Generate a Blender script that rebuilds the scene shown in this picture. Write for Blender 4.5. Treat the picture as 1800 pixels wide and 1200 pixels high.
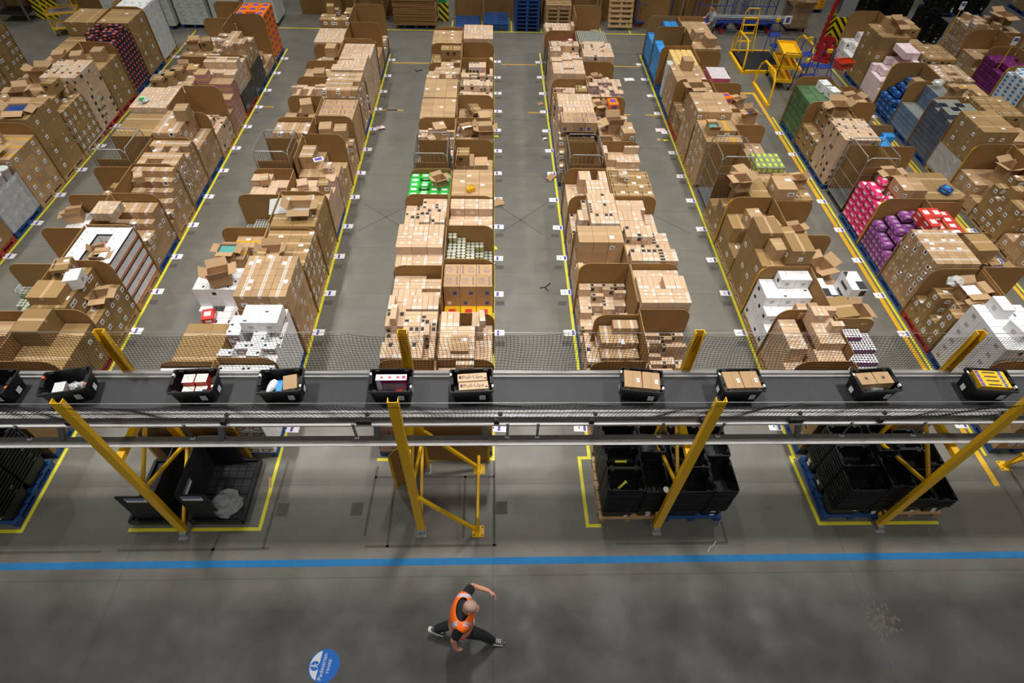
import bpy, math, random
import numpy as np
from mathutils import Vector, Matrix
from mathutils.bvhtree import BVHTree
for o in list(bpy.data.objects): bpy.data.objects.remove(o)
S = bpy.context.scene
COL = S.collection
R = random.Random(7)
PI = math.pi
# ---------------------------------------------------------------- camera
FPX = 1014.59
CR = np.array([[0.999466, 0.000975, 0.032648], [-0.020649, -0.755616, 0.654689], [0.025307, -0.655014, -0.755193]])  # world = CR @ (right, down, forward)
CAMZ = 9.5
cd = bpy.data.cameras.new('camera'); cam = bpy.data.objects.new('camera', cd); COL.objects.link(cam)
cd.sensor_width = 36; cd.lens = FPX / 1800 * 36; cd.clip_start = .05; cd.clip_end = 200
m4 = Matrix.Identity(4)
for i in range(3):
    m4[i][0] = CR[i][0]; m4[i][1] = -CR[i][1]; m4[i][2] = -CR[i][2]
m4[2][3] = CAMZ
cam.matrix_world = m4
S.camera = cam
# ---------------------------------------------------------------- world, light, exposure
w = bpy.data.worlds.new('world'); S.world = w; w.use_nodes = True
w.node_tree.nodes['Background'].inputs[0].default_value = (.80, .82, .85, 1)
w.node_tree.nodes['Background'].inputs[1].default_value = .045
S.view_settings.view_transform = 'Standard'; S.view_settings.look = 'None'
S.view_settings.exposure = 0.0; S.view_settings.gamma = 1; S.view_settings.use_curve_mapping = False
def lamp(x, y, z, sx, sy, e, c=(1, .98, .935)):
    l = bpy.data.lights.new('high_bay_lamp', 'AREA'); l.shape = 'RECTANGLE'; l.size = sx; l.size_y = sy; l.energy = e; l.color = c; l.spread = 1.95
    o = bpy.data.objects.new('high_bay_lamp', l); o.location = (x, y, z); COL.objects.link(o)
for i, ey in enumerate((1.4, 1.05, .88, .58, .4)):
    for j in range(-3, 4):
        lamp(.35 + 7.6 * j, 6.3 + 6.85 * i, 12.5, .5, 1.3, 275 * ey * (1, .84, .64, .46)[abs(j)])
for j in range(-2, 3): lamp(.35 + 7.6 * j, -2.6, 12.5, .5, 1.3, 165)
# ---------------------------------------------------------------- helpers
def lin(c):
    if isinstance(c, str): c = tuple(int(c[i:i+2], 16) / 255 for i in (0, 2, 4))
    return tuple((x / 12.92 if x < .04045 else ((x + .055) / 1.055) ** 2.4) for x in c)
MATS = {}
def mat(name, c, rough=.6, metal=0, noise=0, nscale=8, spec=.5, alpha=1, tone=0, trans=0):
    m = bpy.data.materials.new(name); m.use_nodes = True; nt = m.node_tree; b = nt.nodes['Principled BSDF']
    c = lin(c); b.inputs['Base Color'].default_value = (*c, 1)
    b.inputs['Roughness'].default_value = rough; b.inputs['Metallic'].default_value = metal
    b.inputs['Specular IOR Level'].default_value = spec; b.inputs['Alpha'].default_value = alpha
    b.inputs['Transmission Weight'].default_value = trans
    if noise or tone:
        tc = nt.nodes.new('ShaderNodeTexCoord'); n = nt.nodes.new('ShaderNodeTexNoise'); n.inputs['Scale'].default_value = nscale
        n.inputs['Detail'].default_value = 3
        nt.links.new(tc.outputs['Object'], n.inputs['Vector'])
        mr = nt.nodes.new('ShaderNodeMapRange'); mr.inputs['From Min'].default_value = .25; mr.inputs['From Max'].default_value = .75
        mr.inputs['To Min'].default_value = 1 - noise; mr.inputs['To Max'].default_value = 1 + noise
        nt.links.new(n.outputs['Fac'], mr.inputs['Value'])
        val = mr.outputs[0]
        mx = nt.nodes.new('ShaderNodeVectorMath'); mx.operation = 'SCALE'; mx.inputs[0].default_value = c
        if tone:
            at = nt.nodes.new('ShaderNodeAttribute'); at.attribute_name = 'tone'
            ma = nt.nodes.new('ShaderNodeMath'); ma.operation = 'MULTIPLY_ADD'; ma.inputs[1].default_value = tone; ma.inputs[2].default_value = 1
            nt.links.new(at.outputs['Fac'], ma.inputs[0])
            mm = nt.nodes.new('ShaderNodeMath'); mm.operation = 'MULTIPLY'
            nt.links.new(val, mm.inputs[0]); nt.links.new(ma.outputs[0], mm.inputs[1]); val = mm.outputs[0]
        nt.links.new(val, mx.inputs['Scale']); nt.links.new(mx.outputs[0], b.inputs['Base Color'])
    MATS[name] = m; return m
mat('cardboard', 'ad8c66', .75, tone=.13, noise=.05, nscale=5)
mat('cardboard_light', 'c6a788', .72, tone=.09, noise=.04, nscale=5)
mat('cardboard_deep', '937548', .75, tone=.13, noise=.05, nscale=5)
mat('cardboard_panel', '8c6839', .8, noise=.07, nscale=3)
mat('cardboard_edge', 'ab8656', .8)
mat('tape_pale', 'cfc0b2', .35)
mat('tape_clear', 'c8a880', .3)
mat('tape_yellow', 'd9a300', .4)
mat('print_dark', '2a2726', .6)
mat('print_purple', '8a2f70', .6)
mat('print_blue', '3e4f9e', .6)
mat('print_magenta', 'b43aa8', .6)
mat('paper', 'eae9ea', .6)
mat('paper_violet', '5b4a9c', .6)
mat('white_box', 'e8e7e8', .5, tone=.05, noise=.02)
mat('orange_print', 'e0642a', .5)
mat('red_print', 'c8342a', .5)
mat('orange_pack', 'ee7818', .35)
mat('purple_pack', '8d4391', .35, tone=.2, noise=.1, nscale=30)
mat('plum_pack', '6a1f60', .35, tone=.2, noise=.15, nscale=30)
mat('navy_pack', '22203f', .35, tone=.2, noise=.2, nscale=30)
mat('blue_pack', '2f8fd8', .3, tone=.15)
mat('deep_blue_pack', '24437f', .3, tone=.2, noise=.2, nscale=20)
mat('tin_blue', '5f7896', .35, tone=.15, noise=.1, nscale=25)
mat('tin_slate', '4e5766', .35, tone=.15, noise=.1, nscale=25)
mat('green_pack', '33b542', .3, tone=.15)
mat('green_dark_pack', '4b6b45', .45, tone=.2, noise=.4, nscale=25)
mat('pink_pack', 'e63d78', .3, tone=.1, noise=.1, nscale=20)
mat('pink_pale', 'ead4d8', .45, tone=.05)
mat('pink_red', 'b8586e', .4, tone=.1)
mat('grey_box', 'a79a9c', .5, tone=.08)
mat('yellow_box', 'e9b414', .45, tone=.05)
mat('cream_pack', 'e2c078', .45, tone=.08, noise=.1, nscale=20)
mat('teal_print', '4f9a93', .5)
mat('wrap_white', 'c9cfcb', .25, tone=.05, noise=.06, nscale=6)
mat('wrap_grey', 'b5aeb2', .2, tone=.08, noise=.12, nscale=12)
mat('can_green', '8f9a78', .35, tone=.1)
mat('can_lid', 'c7c9b9', .3, metal=.4)
mat('jar_glass', 'a9a06c', .15, tone=.2)
mat('black_plastic', '131415', .42, spec=.4)
mat('black_board', '1b1c1f', .5)
mat('black_wrap', '2b2b2c', .3, noise=.3, nscale=15)
mat('wood', 'b08e64', .75, noise=.2, nscale=9)
mat('wood_blue', '1d4680', .65, noise=.2, nscale=9)
mat('wood_red', '9c3329', .65, noise=.2, nscale=9)
mat('steel_yellow', 'f2bc14', .42, noise=.06, nscale=4)
mat('alu', 'bebbb9', .4, metal=.05)
mat('alu_dull', '6f6b66', .5)
mat('galv', '66686a', .5, metal=.2)
mat('belt', '2c2c2f', .55, noise=.08, nscale=3)
mat('thread', '161510', .8)
mat('wire', 'b8bab9', .35, metal=.8)
mat('skin', 'c98f78', .55)
mat('hair_dark', '43362f', .8)
mat('hair_stubble', 'a58375', .7)
mat('vest_orange', 'ff6a10', .6)
mat('reflective', 'b9bcc9', .35)
mat('cloth_black', '17171a', .8)
mat('cloth_grey', '8d8d90', .85)
mat('sole_white', 'dcdcd8', .6)
mat('shoe_grey', '4d4d50', .7)
mat('blue_tape', '1a6aa0', .85, noise=.1, nscale=6)
mat('yellow_tape', 'd8cf2c', .5, noise=.06, nscale=6)
mat('amber_tape', 'd9a71c', .55, noise=.1, nscale=6)
mat('residue', '524f49', .7, noise=.12, nscale=10)
mat('stain_pale', '4c4842', .75, noise=.1, nscale=10)
mat('sign_blue', '1d56a0', .7, spec=.2)
mat('sign_white', 'b4b9c0', .7, spec=.2)
mat('steel_blue', '2a3f92', .4)
mat('steel_red', 'a8232a', .4)
mat('steel_green', '1d9454', .45)
mat('red_plastic', 'd9481f', .4)
mat('plastic_clear', 'c8cacb', .1, alpha=.28)
mat('film', 'dfe2e3', .12, alpha=.5)
mat('rubber', '1c1c1c', .7)
mat('steel_white', '8f9296', .5)
mat('lime_pack', 'c8d92a', .35)
mat('wall_paint', '6b665c', .8)
def hazard():
    m = mat('hazard_stripe', 'e3cf1a', .5); nt = m.node_tree; b = nt.nodes['Principled BSDF']
    tc = nt.nodes.new('ShaderNodeTexCoord'); sx = nt.nodes.new('ShaderNodeSeparateXYZ'); nt.links.new(tc.outputs['Object'], sx.inputs[0])
    a = nt.nodes.new('ShaderNodeMath'); a.operation = 'ADD'; nt.links.new(sx.outputs[0], a.inputs[0]); nt.links.new(sx.outputs[1], a.inputs[1])
    c = nt.nodes.new('ShaderNodeMath'); c.operation = 'ADD'; nt.links.new(a.outputs[0], c.inputs[0]); nt.links.new(sx.outputs[2], c.inputs[1])
    d = nt.nodes.new('ShaderNodeMath'); d.operation = 'PINGPONG'; d.inputs[1].default_value = .13; nt.links.new(c.outputs[0], d.inputs[0])
    e = nt.nodes.new('ShaderNodeMath'); e.operation = 'GREATER_THAN'; e.inputs[1].default_value = .06; nt.links.new(d.outputs[0], e.inputs[0])
    mx = nt.nodes.new('ShaderNodeMix'); mx.data_type = 'RGBA'; mx.inputs[6].default_value = (.012, .012, .012, 1); mx.inputs[7].default_value = (*lin('e3cf1a'), 1)
    nt.links.new(e.outputs[0], mx.inputs[0]); nt.links.new(mx.outputs[2], b.inputs['Base Color'])
hazard()
def floor_mat():
    m = mat('concrete', '8f8d86', .42); nt = m.node_tree; b = nt.nodes['Principled BSDF']; L = nt.links.new; N = nt.nodes.new
    tc = N('ShaderNodeTexCoord')
    def noise(s, d=4, vec=None):
        n = N('ShaderNodeTexNoise'); n.inputs['Scale'].default_value = s; n.inputs['Detail'].default_value = d
        L(vec or tc.outputs['Object'], n.inputs['Vector']); return n.outputs['Fac']
    def rng(v, a, b_, c, d):
        r = N('ShaderNodeMapRange'); 
        for i, x in zip(('From Min', 'From Max', 'To Min', 'To Max'), (a, b_, c, d)): r.inputs[i].default_value = x
        L(v, r.inputs['Value']); return r.outputs[0]
    def mul(a, b_, op='MULTIPLY'):
        k = N('ShaderNodeMath'); k.operation = op; L(a, k.inputs[0])
        if isinstance(b_, (int, float)): k.inputs[1].default_value = b_
        else: L(b_, k.inputs[1])
        return k.outputs[0]
    v = mul(rng(noise(.35, 5), .3, .7, .88, 1.1), rng(noise(2.2, 5), .3, .7, .94, 1.06))
    v = mul(v, rng(noise(45, 2), .3, .7, .94, 1.06))
    mp = N('ShaderNodeMapping'); mp.inputs['Scale'].default_value = (.25, 3.2, 1); L(tc.outputs['Object'], mp.inputs[0])
    v = mul(v, rng(noise(1.6, 4, mp.outputs[0]), .35, .65, .95, 1.04))
    sp = N('ShaderNodeSeparateXYZ'); L(tc.outputs['Object'], sp.inputs[0])
    # slab joints across the aisles and a few along them
    for ax, per in ((1, 1.62), (0, 5.9)):
        pp = mul(sp.outputs[ax], per / 2, 'PINGPONG'); g = mul(pp, .012, 'LESS_THAN'); v = mul(v, rng(g, 0, 1, 1, .8))
    # walkway in front of the conveyor: browner coat, with weaker light painted in as darkening
    y = mul(sp.outputs[1], mul(noise(1.1), .35), 'ADD'); t = rng(y, 2.9, 3.9, 0, 1)
    mx = N('ShaderNodeMix'); mx.data_type = 'RGBA'; L(t, mx.inputs[0]); mx.inputs[6].default_value = (*lin('383532'), 1); mx.inputs[7].default_value = (*lin('6a675f'), 1)
    sc = N('ShaderNodeVectorMath'); sc.operation = 'SCALE'; L(mx.outputs[2], sc.inputs[0]); L(v, sc.inputs['Scale']); L(sc.outputs[0], b.inputs['Base Color'])
    L(mul(rng(noise(1.3, 5), .3, .7, .27, .5), rng(y, 3.3, 4.3, 1.75, 1)), b.inputs['Roughness'])
floor_mat()

class MB:
    """collects faces; each face carries a material name"""
    def __init__(s, tone=0.): s.v = []; s.f = []; s.m = []; s.tone = tone
    def face(s, pts, m):
        n = len(s.v); s.v += [tuple(p) for p in pts]; s.f.append(tuple(range(n, n + len(pts)))); s.m.append(m)
    def grid(s, rings, m, cap=True, closed=True):
        n = len(s.v); k = len(rings[0])
        for r_ in rings: s.v += [tuple(p) for p in r_]
        for i in range(len(rings) - 1):
            for j in range(k if closed else k - 1):
                a = n + i * k + j; b = n + i * k + (j + 1) % k
                s.f.append((a, b, b + k, a + k)); s.m.append(m)
        if cap and closed:
            s.f.append(tuple(n + j for j in reversed(range(k)))); s.m.append(m)
            s.f.append(tuple(n + (len(rings) - 1) * k + j for j in range(k))); s.m.append(m)
    def box(s, x0, x1, y0, y1, z0, z1, m, mtop=None):
        n = len(s.v)
        s.v += [(x, y, z) for z in (z0, z1) for (x, y) in ((x0, y0), (x1, y0), (x1, y1), (x0, y1))]
        for q in ((0, 3, 2, 1), (4, 5, 6, 7), (0, 1, 5, 4), (1, 2, 6, 5), (2, 3, 7, 6), (3, 0, 4, 7)):
            s.f.append(tuple(n + i for i in q)); s.m.append(mtop if (mtop and q[0] == 4) else m)
    def obox(s, c, ax, ay, az, m):
        """oriented box: centre and three half-axis vectors"""
        c, ax, ay, az = map(Vector, (c, ax, ay, az)); n = len(s.v)
        s.v += [tuple(c + ax * i + ay * j + az * k) for k in (-1, 1) for (i, j) in ((-1, -1), (1, -1), (1, 1), (-1, 1))]
        for q in ((0, 3, 2, 1), (4, 5, 6, 7), (0, 1, 5, 4), (1, 2, 6, 5), (2, 3, 7, 6), (3, 0, 4, 7)):
            s.f.append(tuple(n + i for i in q)); s.m.append(m)
    def bar(s, a, b, w_, h_, m, up=(0, 0, 1)):
        a, b = Vector(a), Vector(b); d = (b - a); L_ = d.length; d.normalize(); u = Vector(up)
        if abs(d.dot(u)) > .98: u = Vector((0, 1, 0))
        x = d.cross(u).normalized(); y = x.cross(d).normalized()
        s.obox((a + b) / 2, d * L_ / 2, x * w_ / 2, y * h_ / 2, m)
    def tube(s, pts, r, m, n=8, cap=True, closed=False):
        pts = [Vector(p) for p in pts]; rr = r if isinstance(r, (list, tuple)) else [r] * len(pts)
        rings = []; prev = None
        for i, p in enumerate(pts):
            if closed: d = pts[(i + 1) % len(pts)] - pts[i - 1]
            else: d = pts[min(i + 1, len(pts) - 1)] - pts[max(i - 1, 0)]
            d.normalize()
            if prev is None:
                u = Vector((0, 0, 1)) if abs(d.z) < .9 else Vector((0, 1, 0)); x = d.cross(u).normalized()
            else: x = (prev - d * prev.dot(d)).normalized()
            y = d.cross(x); prev = x
            rings.append([p + (x * math.cos(2 * PI * j / n) + y * math.sin(2 * PI * j / n)) * rr[i] for j in range(n)])
        if closed: rings.append(rings[0])
        s.grid(rings, m, cap=cap and not closed)
    def cyl(s, x, y, z0, z1, r, m, n=12, mtop=None, r1=None):
        r1 = r if r1 is None else r1
        s.grid([[(x + q * math.cos(2 * PI * j / n), y + q * math.sin(2 * PI * j / n), z) for j in range(n)] for z, q in ((z0, r), (z1, r1))], m)
        if mtop: s.m[-1] = mtop
    def add(s, o, M=None):
        n = len(s.v); s.v += [tuple(M @ Vector(v)) for v in o.v] if M else o.v
        s.f += [tuple(n + i for i in f) for f in o.f]; s.m += o.m
    def mesh(s, name, smooth=False):
        me = bpy.data.meshes.new(name); me.from_pydata(s.v, [], s.f); names = []
        for q in s.m:
            if q not in names: names.append(q)
        for q in names: me.materials.append(MATS[q])
        ix = {q: i for i, q in enumerate(names)}
        me.polygons.foreach_set('material_index', [ix[q] for q in s.m])
        if smooth: me.polygons.foreach_set('use_smooth', [True] * len(s.f))
        at = me.attributes.new('tone', 'FLOAT', 'POINT'); at.data.foreach_set('value', [s.tone] * len(s.v))
        me.update(); return me
def obj(name, mb, parent=None, loc=None, rot=None, smooth=False):
    me = mb.mesh(name, smooth) if isinstance(mb, MB) else mb
    o = bpy.data.objects.new(name, me); COL.objects.link(o)
    if parent is not None: o.parent = parent
    if loc is not None: o.location = loc
    if rot is not None: o.rotation_euler = (0, 0, rot) if isinstance(rot, (int, float)) else rot
    return o
def tag(o, label=None, cat=None, group=None, kind=None):
    if label: o['label'] = label
    if cat: o['category'] = cat
    if group: o['group'] = group
    if kind: o['kind'] = kind
    return o
def thing(name, label, cat, loc=(0, 0, 0), rot=0, group=None):
    o = bpy.data.objects.new(name, None); COL.objects.link(o); o.location = loc
    o.rotation_euler = (0, 0, rot) if isinstance(rot, (int, float)) else rot
    return tag(o, label, cat, group)
def text_mb(s, size, m, depth=.001):
    c = bpy.data.curves.new('t', 'FONT'); c.body = s; c.size = size; c.align_x = 'CENTER'; c.align_y = 'CENTER'; c.extrude = depth; c.resolution_u = 3
    o = bpy.data.objects.new('t', c); COL.objects.link(o)
    bpy.context.view_layer.update()
    me = bpy.data.meshes.new_from_object(o.evaluated_get(bpy.context.evaluated_depsgraph_get()))
    b = MB(); b.v = [tuple(v.co) for v in me.vertices]; b.f = [tuple(p.vertices) for p in me.polygons]; b.m = [m] * len(b.f)
    bpy.data.objects.remove(o); bpy.data.curves.remove(c); bpy.data.meshes.remove(me); return b
def at_px(px, py, z=0.):
    r_ = CR @ np.array([px - 900, py - 600, FPX]); t = (z - CAMZ) / r_[2]; return r_[0] * t, r_[1] * t

# ---------------------------------------------------------------- the floor and its markings
b = MB(); b.face([(-45, -8, 0), (45, -8, 0), (45, 60, 0), (-45, 60, 0)], 'concrete'); tag(obj('floor', b), kind='structure')
b = MB(); b.box(-45, 45, 42, 42.3, 0, 12.9, 'wall_paint'); tag(obj('wall_back', b), kind='structure')
ROWC = {-1: -16.78, 0: -12.85, 1: -8.9, 2: -4.97, 3: -1.04, 4: 2.87, 5: 6.75, 6: 10.5, 7: 14.15, 8: 18.05}
ROWN = {-1: 'corner row', 0: 'far-left row', 1: 'left row', 2: 'mid-left row', 3: 'centre-left row', 4: 'centre-right row',
        5: 'mid-right row', 6: 'right row', 7: 'outer-right row', 8: 'far-right row'}
ORD = ['first', 'second', 'third', 'fourth', 'fifth', 'sixth', 'seventh', 'eighth', 'ninth', 'tenth', 'eleventh', 'twelfth', 'thirteenth', 'fourteenth', 'fifteenth', 'sixteenth']
Y0, PITCH = 5.42, 1.235
def bayname(r, side, k):
    return f"{'right' if side > 0 else 'left'} pallet, {ORD[k]} bay, {ROWN[r]}"
def strip(x0, y0, x1, y1, wd, m, z=.002):
    b = MB(); d = Vector((x1 - x0, y1 - y0, 0)); d.normalize(); n = Vector((-d.y, d.x, 0)) * wd / 2
    p, q = Vector((x0, y0, z)), Vector((x1, y1, z)); b.face([p - n, q - n, q + n, p + n], m); return b
def tape(b, label, group=None): return tag(obj('floor_tape', b), label, 'floor tape', group)
TW = .06
tape(strip(-30, 3.47, 30, 3.49, .115, 'blue_tape'), 'long light-blue tape line across the floor in front of the conveyor')
def poly(pts, wd, m, z=.002):
    b = MB()
    for (a, c) in zip(pts, pts[1:]):
        d = (Vector((*c, 0)) - Vector((*a, 0))).normalized() * wd / 2; b.add(strip(a[0] - d.x, a[1] - d.y, c[0] + d.x, c[1] + d.y, wd, m, z)); z += .0002
    return b
tape(poly([(-.98 - 1.12, 5.36), (.0, 5.36), (0, 22.9)], TW, 'yellow_tape'), 'yellow tape line along right edge of centre-left row')
tape(poly([(1.83, 4.06), (1.62, 4.06), (1.6, 5.37), (1.79, 5.37), (1.79, 22.9)], TW, 'yellow_tape'), 'yellow tape line along left edge of centre-right row')
tape(poly([(-6.05, 4.06), (-3.92, 4.06), (-3.9, 22.6), (-4.3, 22.6)], TW, 'yellow_tape'), 'yellow tape line along right edge of mid-left row')
tape(poly([(-10, 4.06), (-7.82, 4.06), (-7.83, 22.9)], TW, 'yellow_tape'), 'yellow tape line along right edge of left row')
tape(poly([(-11.76, 5.3), (-11.76, 24.5)], TW, 'yellow_tape'), 'yellow tape line along right edge of far-left row')
tape(poly([(5.6, 5.36), (5.66, 4.06), (7.75, 4.06)], TW, 'yellow_tape'), 'yellow tape corner at foot of the black crates by conveyor, mid-right row')
tape(poly([(5.66, 5.36), (5.67, 22.9)], TW, 'yellow_tape'), 'yellow tape line along left edge of mid-right row')
tape(poly([(9.38, 5.4), (9.38, 18.2)], TW, 'yellow_tape'), 'thin yellow tape line along left edge of right row')
tape(poly([(9.24, 4.8), (9.24, 16.9), (9.24, 19.9), (8.4, 19.9)], .11, 'amber_tape', .0035), 'wide worn amber line on aisle floor left of right row')
tape(poly([(12.9, 5.4), (12.9, 22.5)], TW, 'yellow_tape'), 'thin yellow tape line along left edge of outer-right row')
tape(poly([(12.76, 7), (12.76, 18)], .1, 'amber_tape', .0035), 'worn amber line on aisle floor left of outer-right row')
tape(poly([(-9, 24.9), (8.2, 24.9)], TW, 'yellow_tape'), 'yellow tape line crossing the floor before the standing cardboard')
for i, (x0, x1, y, nm) in enumerate(((-3.7, -3.0, 18.35, 'aisle left of centre'), (-.2, 1.7, 18.3, 'centre aisle'), (4.05, 5.6, 18.25, 'aisle right of centre'), (-7.75, -6.2, 18.45, 'aisle beside left row'))):
    tape(poly([(x0, y), (x0 + .5, y)], .05, 'amber_tape'), f'short amber dash, left end of worn line across {nm}')
    tape(poly([(x1 - .5, y), (x1, y)], .05, 'amber_tape'), f'short amber dash, right end of worn line across {nm}')
for x0, x1, nm in ((-3.7, -2.4, 'aisle left of centre'), (.3, 1.6, 'centre aisle'), (4.2, 5.5, 'aisle right of centre')):
    tape(poly([(x0, 21.9), (x1, 21.9)], .05, 'amber_tape'), f'faint amber line across far end of {nm}')
for i in range(8): tape(poly([(-1.7 + 1.22 * i, 24.95), (-1.7 + 1.22 * i, 26.0)], .05, 'yellow_tape'), f'short yellow tape line between parked pallets, {ORD[i]} from left', 'tape lines between the back pallets')
# old tape marks, scuffs, stains
b = MB()
for p in ([(-2.15, 3.95), (-2.1, 5.2)], [(-1.75, 3.75), (-1.75, 5.2)], [(.02, 3.75), (.02, 5.35)], [(-.5, 3.9), (-.5, 5.0)], [(-2.1, 3.74), (.05, 3.74)], [(-2.1, 5.0), (.0, 5.0)],
          [(-6.1, 3.72), (-3.7, 3.72)], [(-3.78, 3.75), (-3.74, 5.3)], [(-4.6, 3.6), (-4.55, 4.0)], [(2.1, 3.74), (3.9, 3.74)], [(3.95, 3.75), (3.95, 4.1)], [(-10, 3.7), (-6.4, 3.7)]):
    b.add(poly(p, .045, 'residue', .0012))
for x, y in ((-2.35, 4.4), (.15, 4.4), (-3.62, 4.4)): b.add(strip(x - .1, y, x + .1, y, .24, 'residue', .0014))
for r_ in (1, 2, 3):
    for k in range(0, 13): x = ROWC[r_] + 1.2; b.add(strip(x - .1, Y0 + PITCH * k + .28, x + .1, Y0 + PITCH * k + .28, .14, 'residue', .0013))
for r_ in (4, 5):
    for k in range(0, 13): x = ROWC[r_] - 1.27; b.add(strip(x - .1, Y0 + PITCH * k + .28, x + .1, Y0 + PITCH * k + .28, .14, 'residue', .0013))
for p in ([(-3.5, 13.2), (-2.2, 12.0)], [(-3.5, 12.0), (-2.1, 13.3)], [(.1, 13.2), (1.3, 11.9)], [(.1, 11.9), (1.5, 13.3)], [(4.1, 13), (5.2, 12)]): b.add(poly(p, .03, 'residue', .0012))
tag(obj('trim_1', b), kind='structure')
def blob(x, y, rx, ry, m, z=.003, n=14, seed=1):
    q = random.Random(seed); b = MB(); b.face([(x + rx * (.75 + .5 * q.random()) * math.cos(2 * PI * i / n), y + ry * (.75 + .5 * q.random()) * math.sin(2 * PI * i / n), z) for i in range(n)], m); return b
b = MB()
for i in range(60):
    q = random.Random(i); a = q.random() * 2 * PI; x, y = 6.06 + .3 * q.random() * math.cos(a), 2.5 + .38 * q.random() * math.sin(a); b.add(blob(x, y, .022, .03, 'stain_pale', .0012 + .00001 * i, 7, i))
tag(obj('floor_stain', b), 'faint pale blotchy worn patch on the walkway floor at lower right', 'stain')
# pedestrian sign
sx, sy = at_px(570, 1170); t = thing('floor_sign', 'round blue and white pedestrian route sticker on the walkway floor', 'floor sign', (sx, sy, 0), -.1); t.scale = (.62, .62, 1)
q = random.Random(3); b = MB(); b.face([((.36 + (.012 * q.random() if i % 3 else -.02 * q.random())) * math.cos(2 * PI * i / 46), (.36 + (.01 * q.random() if i % 4 else -.025)) * math.sin(2 * PI * i / 46), .002) for i in range(46)], 'sign_blue'); obj('sign_face', b, t)
b = MB(); pts = [(.335 * math.cos(a), .335 * math.sin(a), .003) for a in [PI * (.62 + .76 * i / 16) for i in range(17)]]; b.face(pts, 'sign_white'); obj('white_segment', b, t)
b = MB(); b.cyl(-.215, -.02, .003, .004, .105, 'sign_blue', 24); obj('pictogram_disc', b, t)
b = MB()
def seg(x0, y0, x1, y1, wd): b.add(strip(x0, y0, x1, y1, wd, 'sign_white', .0048))
seg(-.27, -.02, -.2, -.015, .03); seg(-.2, -.015, -.14, .03, .018); seg(-.2, -.015, -.145, -.05, .018); seg(-.25, -.02, -.215, .03, .013); seg(-.25, -.02, -.22, -.06, .013); b.cyl(-.292, -.02, .004, .0048, .017, 'sign_white', 10)
obj('walking_figure', b, t)
b = MB(); Mt = Matrix.Translation((-.03, -.02, .0035)) @ Matrix.Rotation(PI / 2, 4, 'Z'); b.add(text_mb('Pedestrian', .135, 'sign_white', .0003), Mt)
b.add(text_mb('route', .135, 'sign_white', .0003), Matrix.Translation((.1, 0, .0035)) @ Matrix.Rotation(PI / 2, 4, 'Z')); obj('lettering', b, t)
# bay cards on the floor
def card_mb(flip):
    b = MB(); b.box(-.13, .13, -.09, .09, .0015, .004, 'paper'); x = .045 * flip
    b.box(x + .01, x + .06, -.07, .07, .0041, .0046, 'paper_violet'); b.box(x - .085, x - .06, -.02, .015, .0041, .0046, 'print_dark'); return b
CARD = {1: card_mb(1).mesh('bay_card'), -1: card_mb(-1).mesh('bay_card')}
for r_, sgn in ((0, 1), (1, 1), (2, 1), (3, 1), (4, -1), (5, -1), (6, -1), (7, -1)):
    for k in range(-1 if r_ == 3 else 0, 14):
        if r_ in (0, 1) and k < 1: continue
        if r_ == 6 and k > 9 or r_ == 7 and (k < 4 or k > 10): continue
        if k == -1: continue
        x = ROWC[r_] + sgn * (1.17 if r_ < 5 else 1.24) + R.uniform(-.02, .02); y = Y0 + PITCH * (k + .5) + R.uniform(-.04, .04)
        o = obj('bay_card', CARD[-sgn], None, (x, y, .003), R.uniform(-.06, .06))
        tag(o, f'white bay card on floor beside {ORD[k]} bay from conveyor, {ROWN[r_]}', 'floor card', 'bay cards along the rows')
# litter
def litter(px, py, w_, d_, rz, m, label, curl=.01):
    x, y = at_px(px, py); b = MB(); n = 5
    rings = [[(-w_ / 2 + w_ * i / n, -d_ / 2 * (1 + .15 * math.sin(i * 2)), .006 + curl * abs(math.sin(i * 1.3))), (-w_ / 2 + w_ * i / n, d_ / 2 * (1 + .1 * math.cos(i * 3)), .006 + curl * abs(math.cos(i)))] for i in range(n + 1)]
    for a, c in zip(rings, rings[1:]): b.face([a[0], c[0], c[1], a[1]], m)
    tag(obj('paper_scrap' if m != 'cardboard' else 'cardboard_scrap', b, None, (x, y, 0), rz), label, 'litter')
litter(870, 358, .5, .3, .5, 'cardboard', 'flat cardboard scrap leaning on right edge of centre-left row', .03)
litter(969, 312, .35, .2, .9, 'cardboard', 'brown cardboard flap lying at left edge of centre-right row', .04)
litter(670, 226, .25, .18, .4, 'pink_pale', 'crumpled pink paper scrap in aisle beside mid-left row', .06)
litter(1106, 140, .36, .22, .1, 'paper', 'blank white sheet on floor of aisle beside centre-right row')
litter(1161, 229, .32, .2, 0, 'pink_pale', 'pale pink sheet on floor beside mid-right row')
litter(867, 437, .2, .13, .3, 'lime_pack', 'pale yellow paper slip beside centre-left row', .01)
litter(864, 463, .12, .18, .8, 'paper', 'torn white slip beside jars of centre-left row', .04)
litter(872, 240, .17, .08, 0, 'lime_pack', 'small yellowish slip beside centre-left row far bays', .01)
litter(958, 245, .15, .1, .3, 'paper', 'crumpled white scrap beside centre-right row', .05)
litter(1158, 246, .12, .14, .2, 'cardboard', 'small brown scrap in aisle beside mid-right row', .01)
litter(1170, 247, .14, .1, .2, 'lime_pack', 'small cream scrap in aisle beside mid-right row', .01)
litter(950, 183, .2, .16, .4, 'cardboard', 'brown scrap near pink stack in centre aisle', .02)
litter(475, 848, .05, .2, .2, 'cardboard', 'thin wooden sliver on floor beside black pallet boxes', .004)
x, y = at_px(959, 505); b = MB(); b.tube([(.12, .14, .012), (.03, .03, .02), (-.02, 0, .012), (-.14, -.03, .01)], .011, 'rubber', 6); b.tube([(-.02, 0, .012), (.02, -.08, .02), (.06, -.12, .012)], .011, 'rubber', 6)
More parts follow.
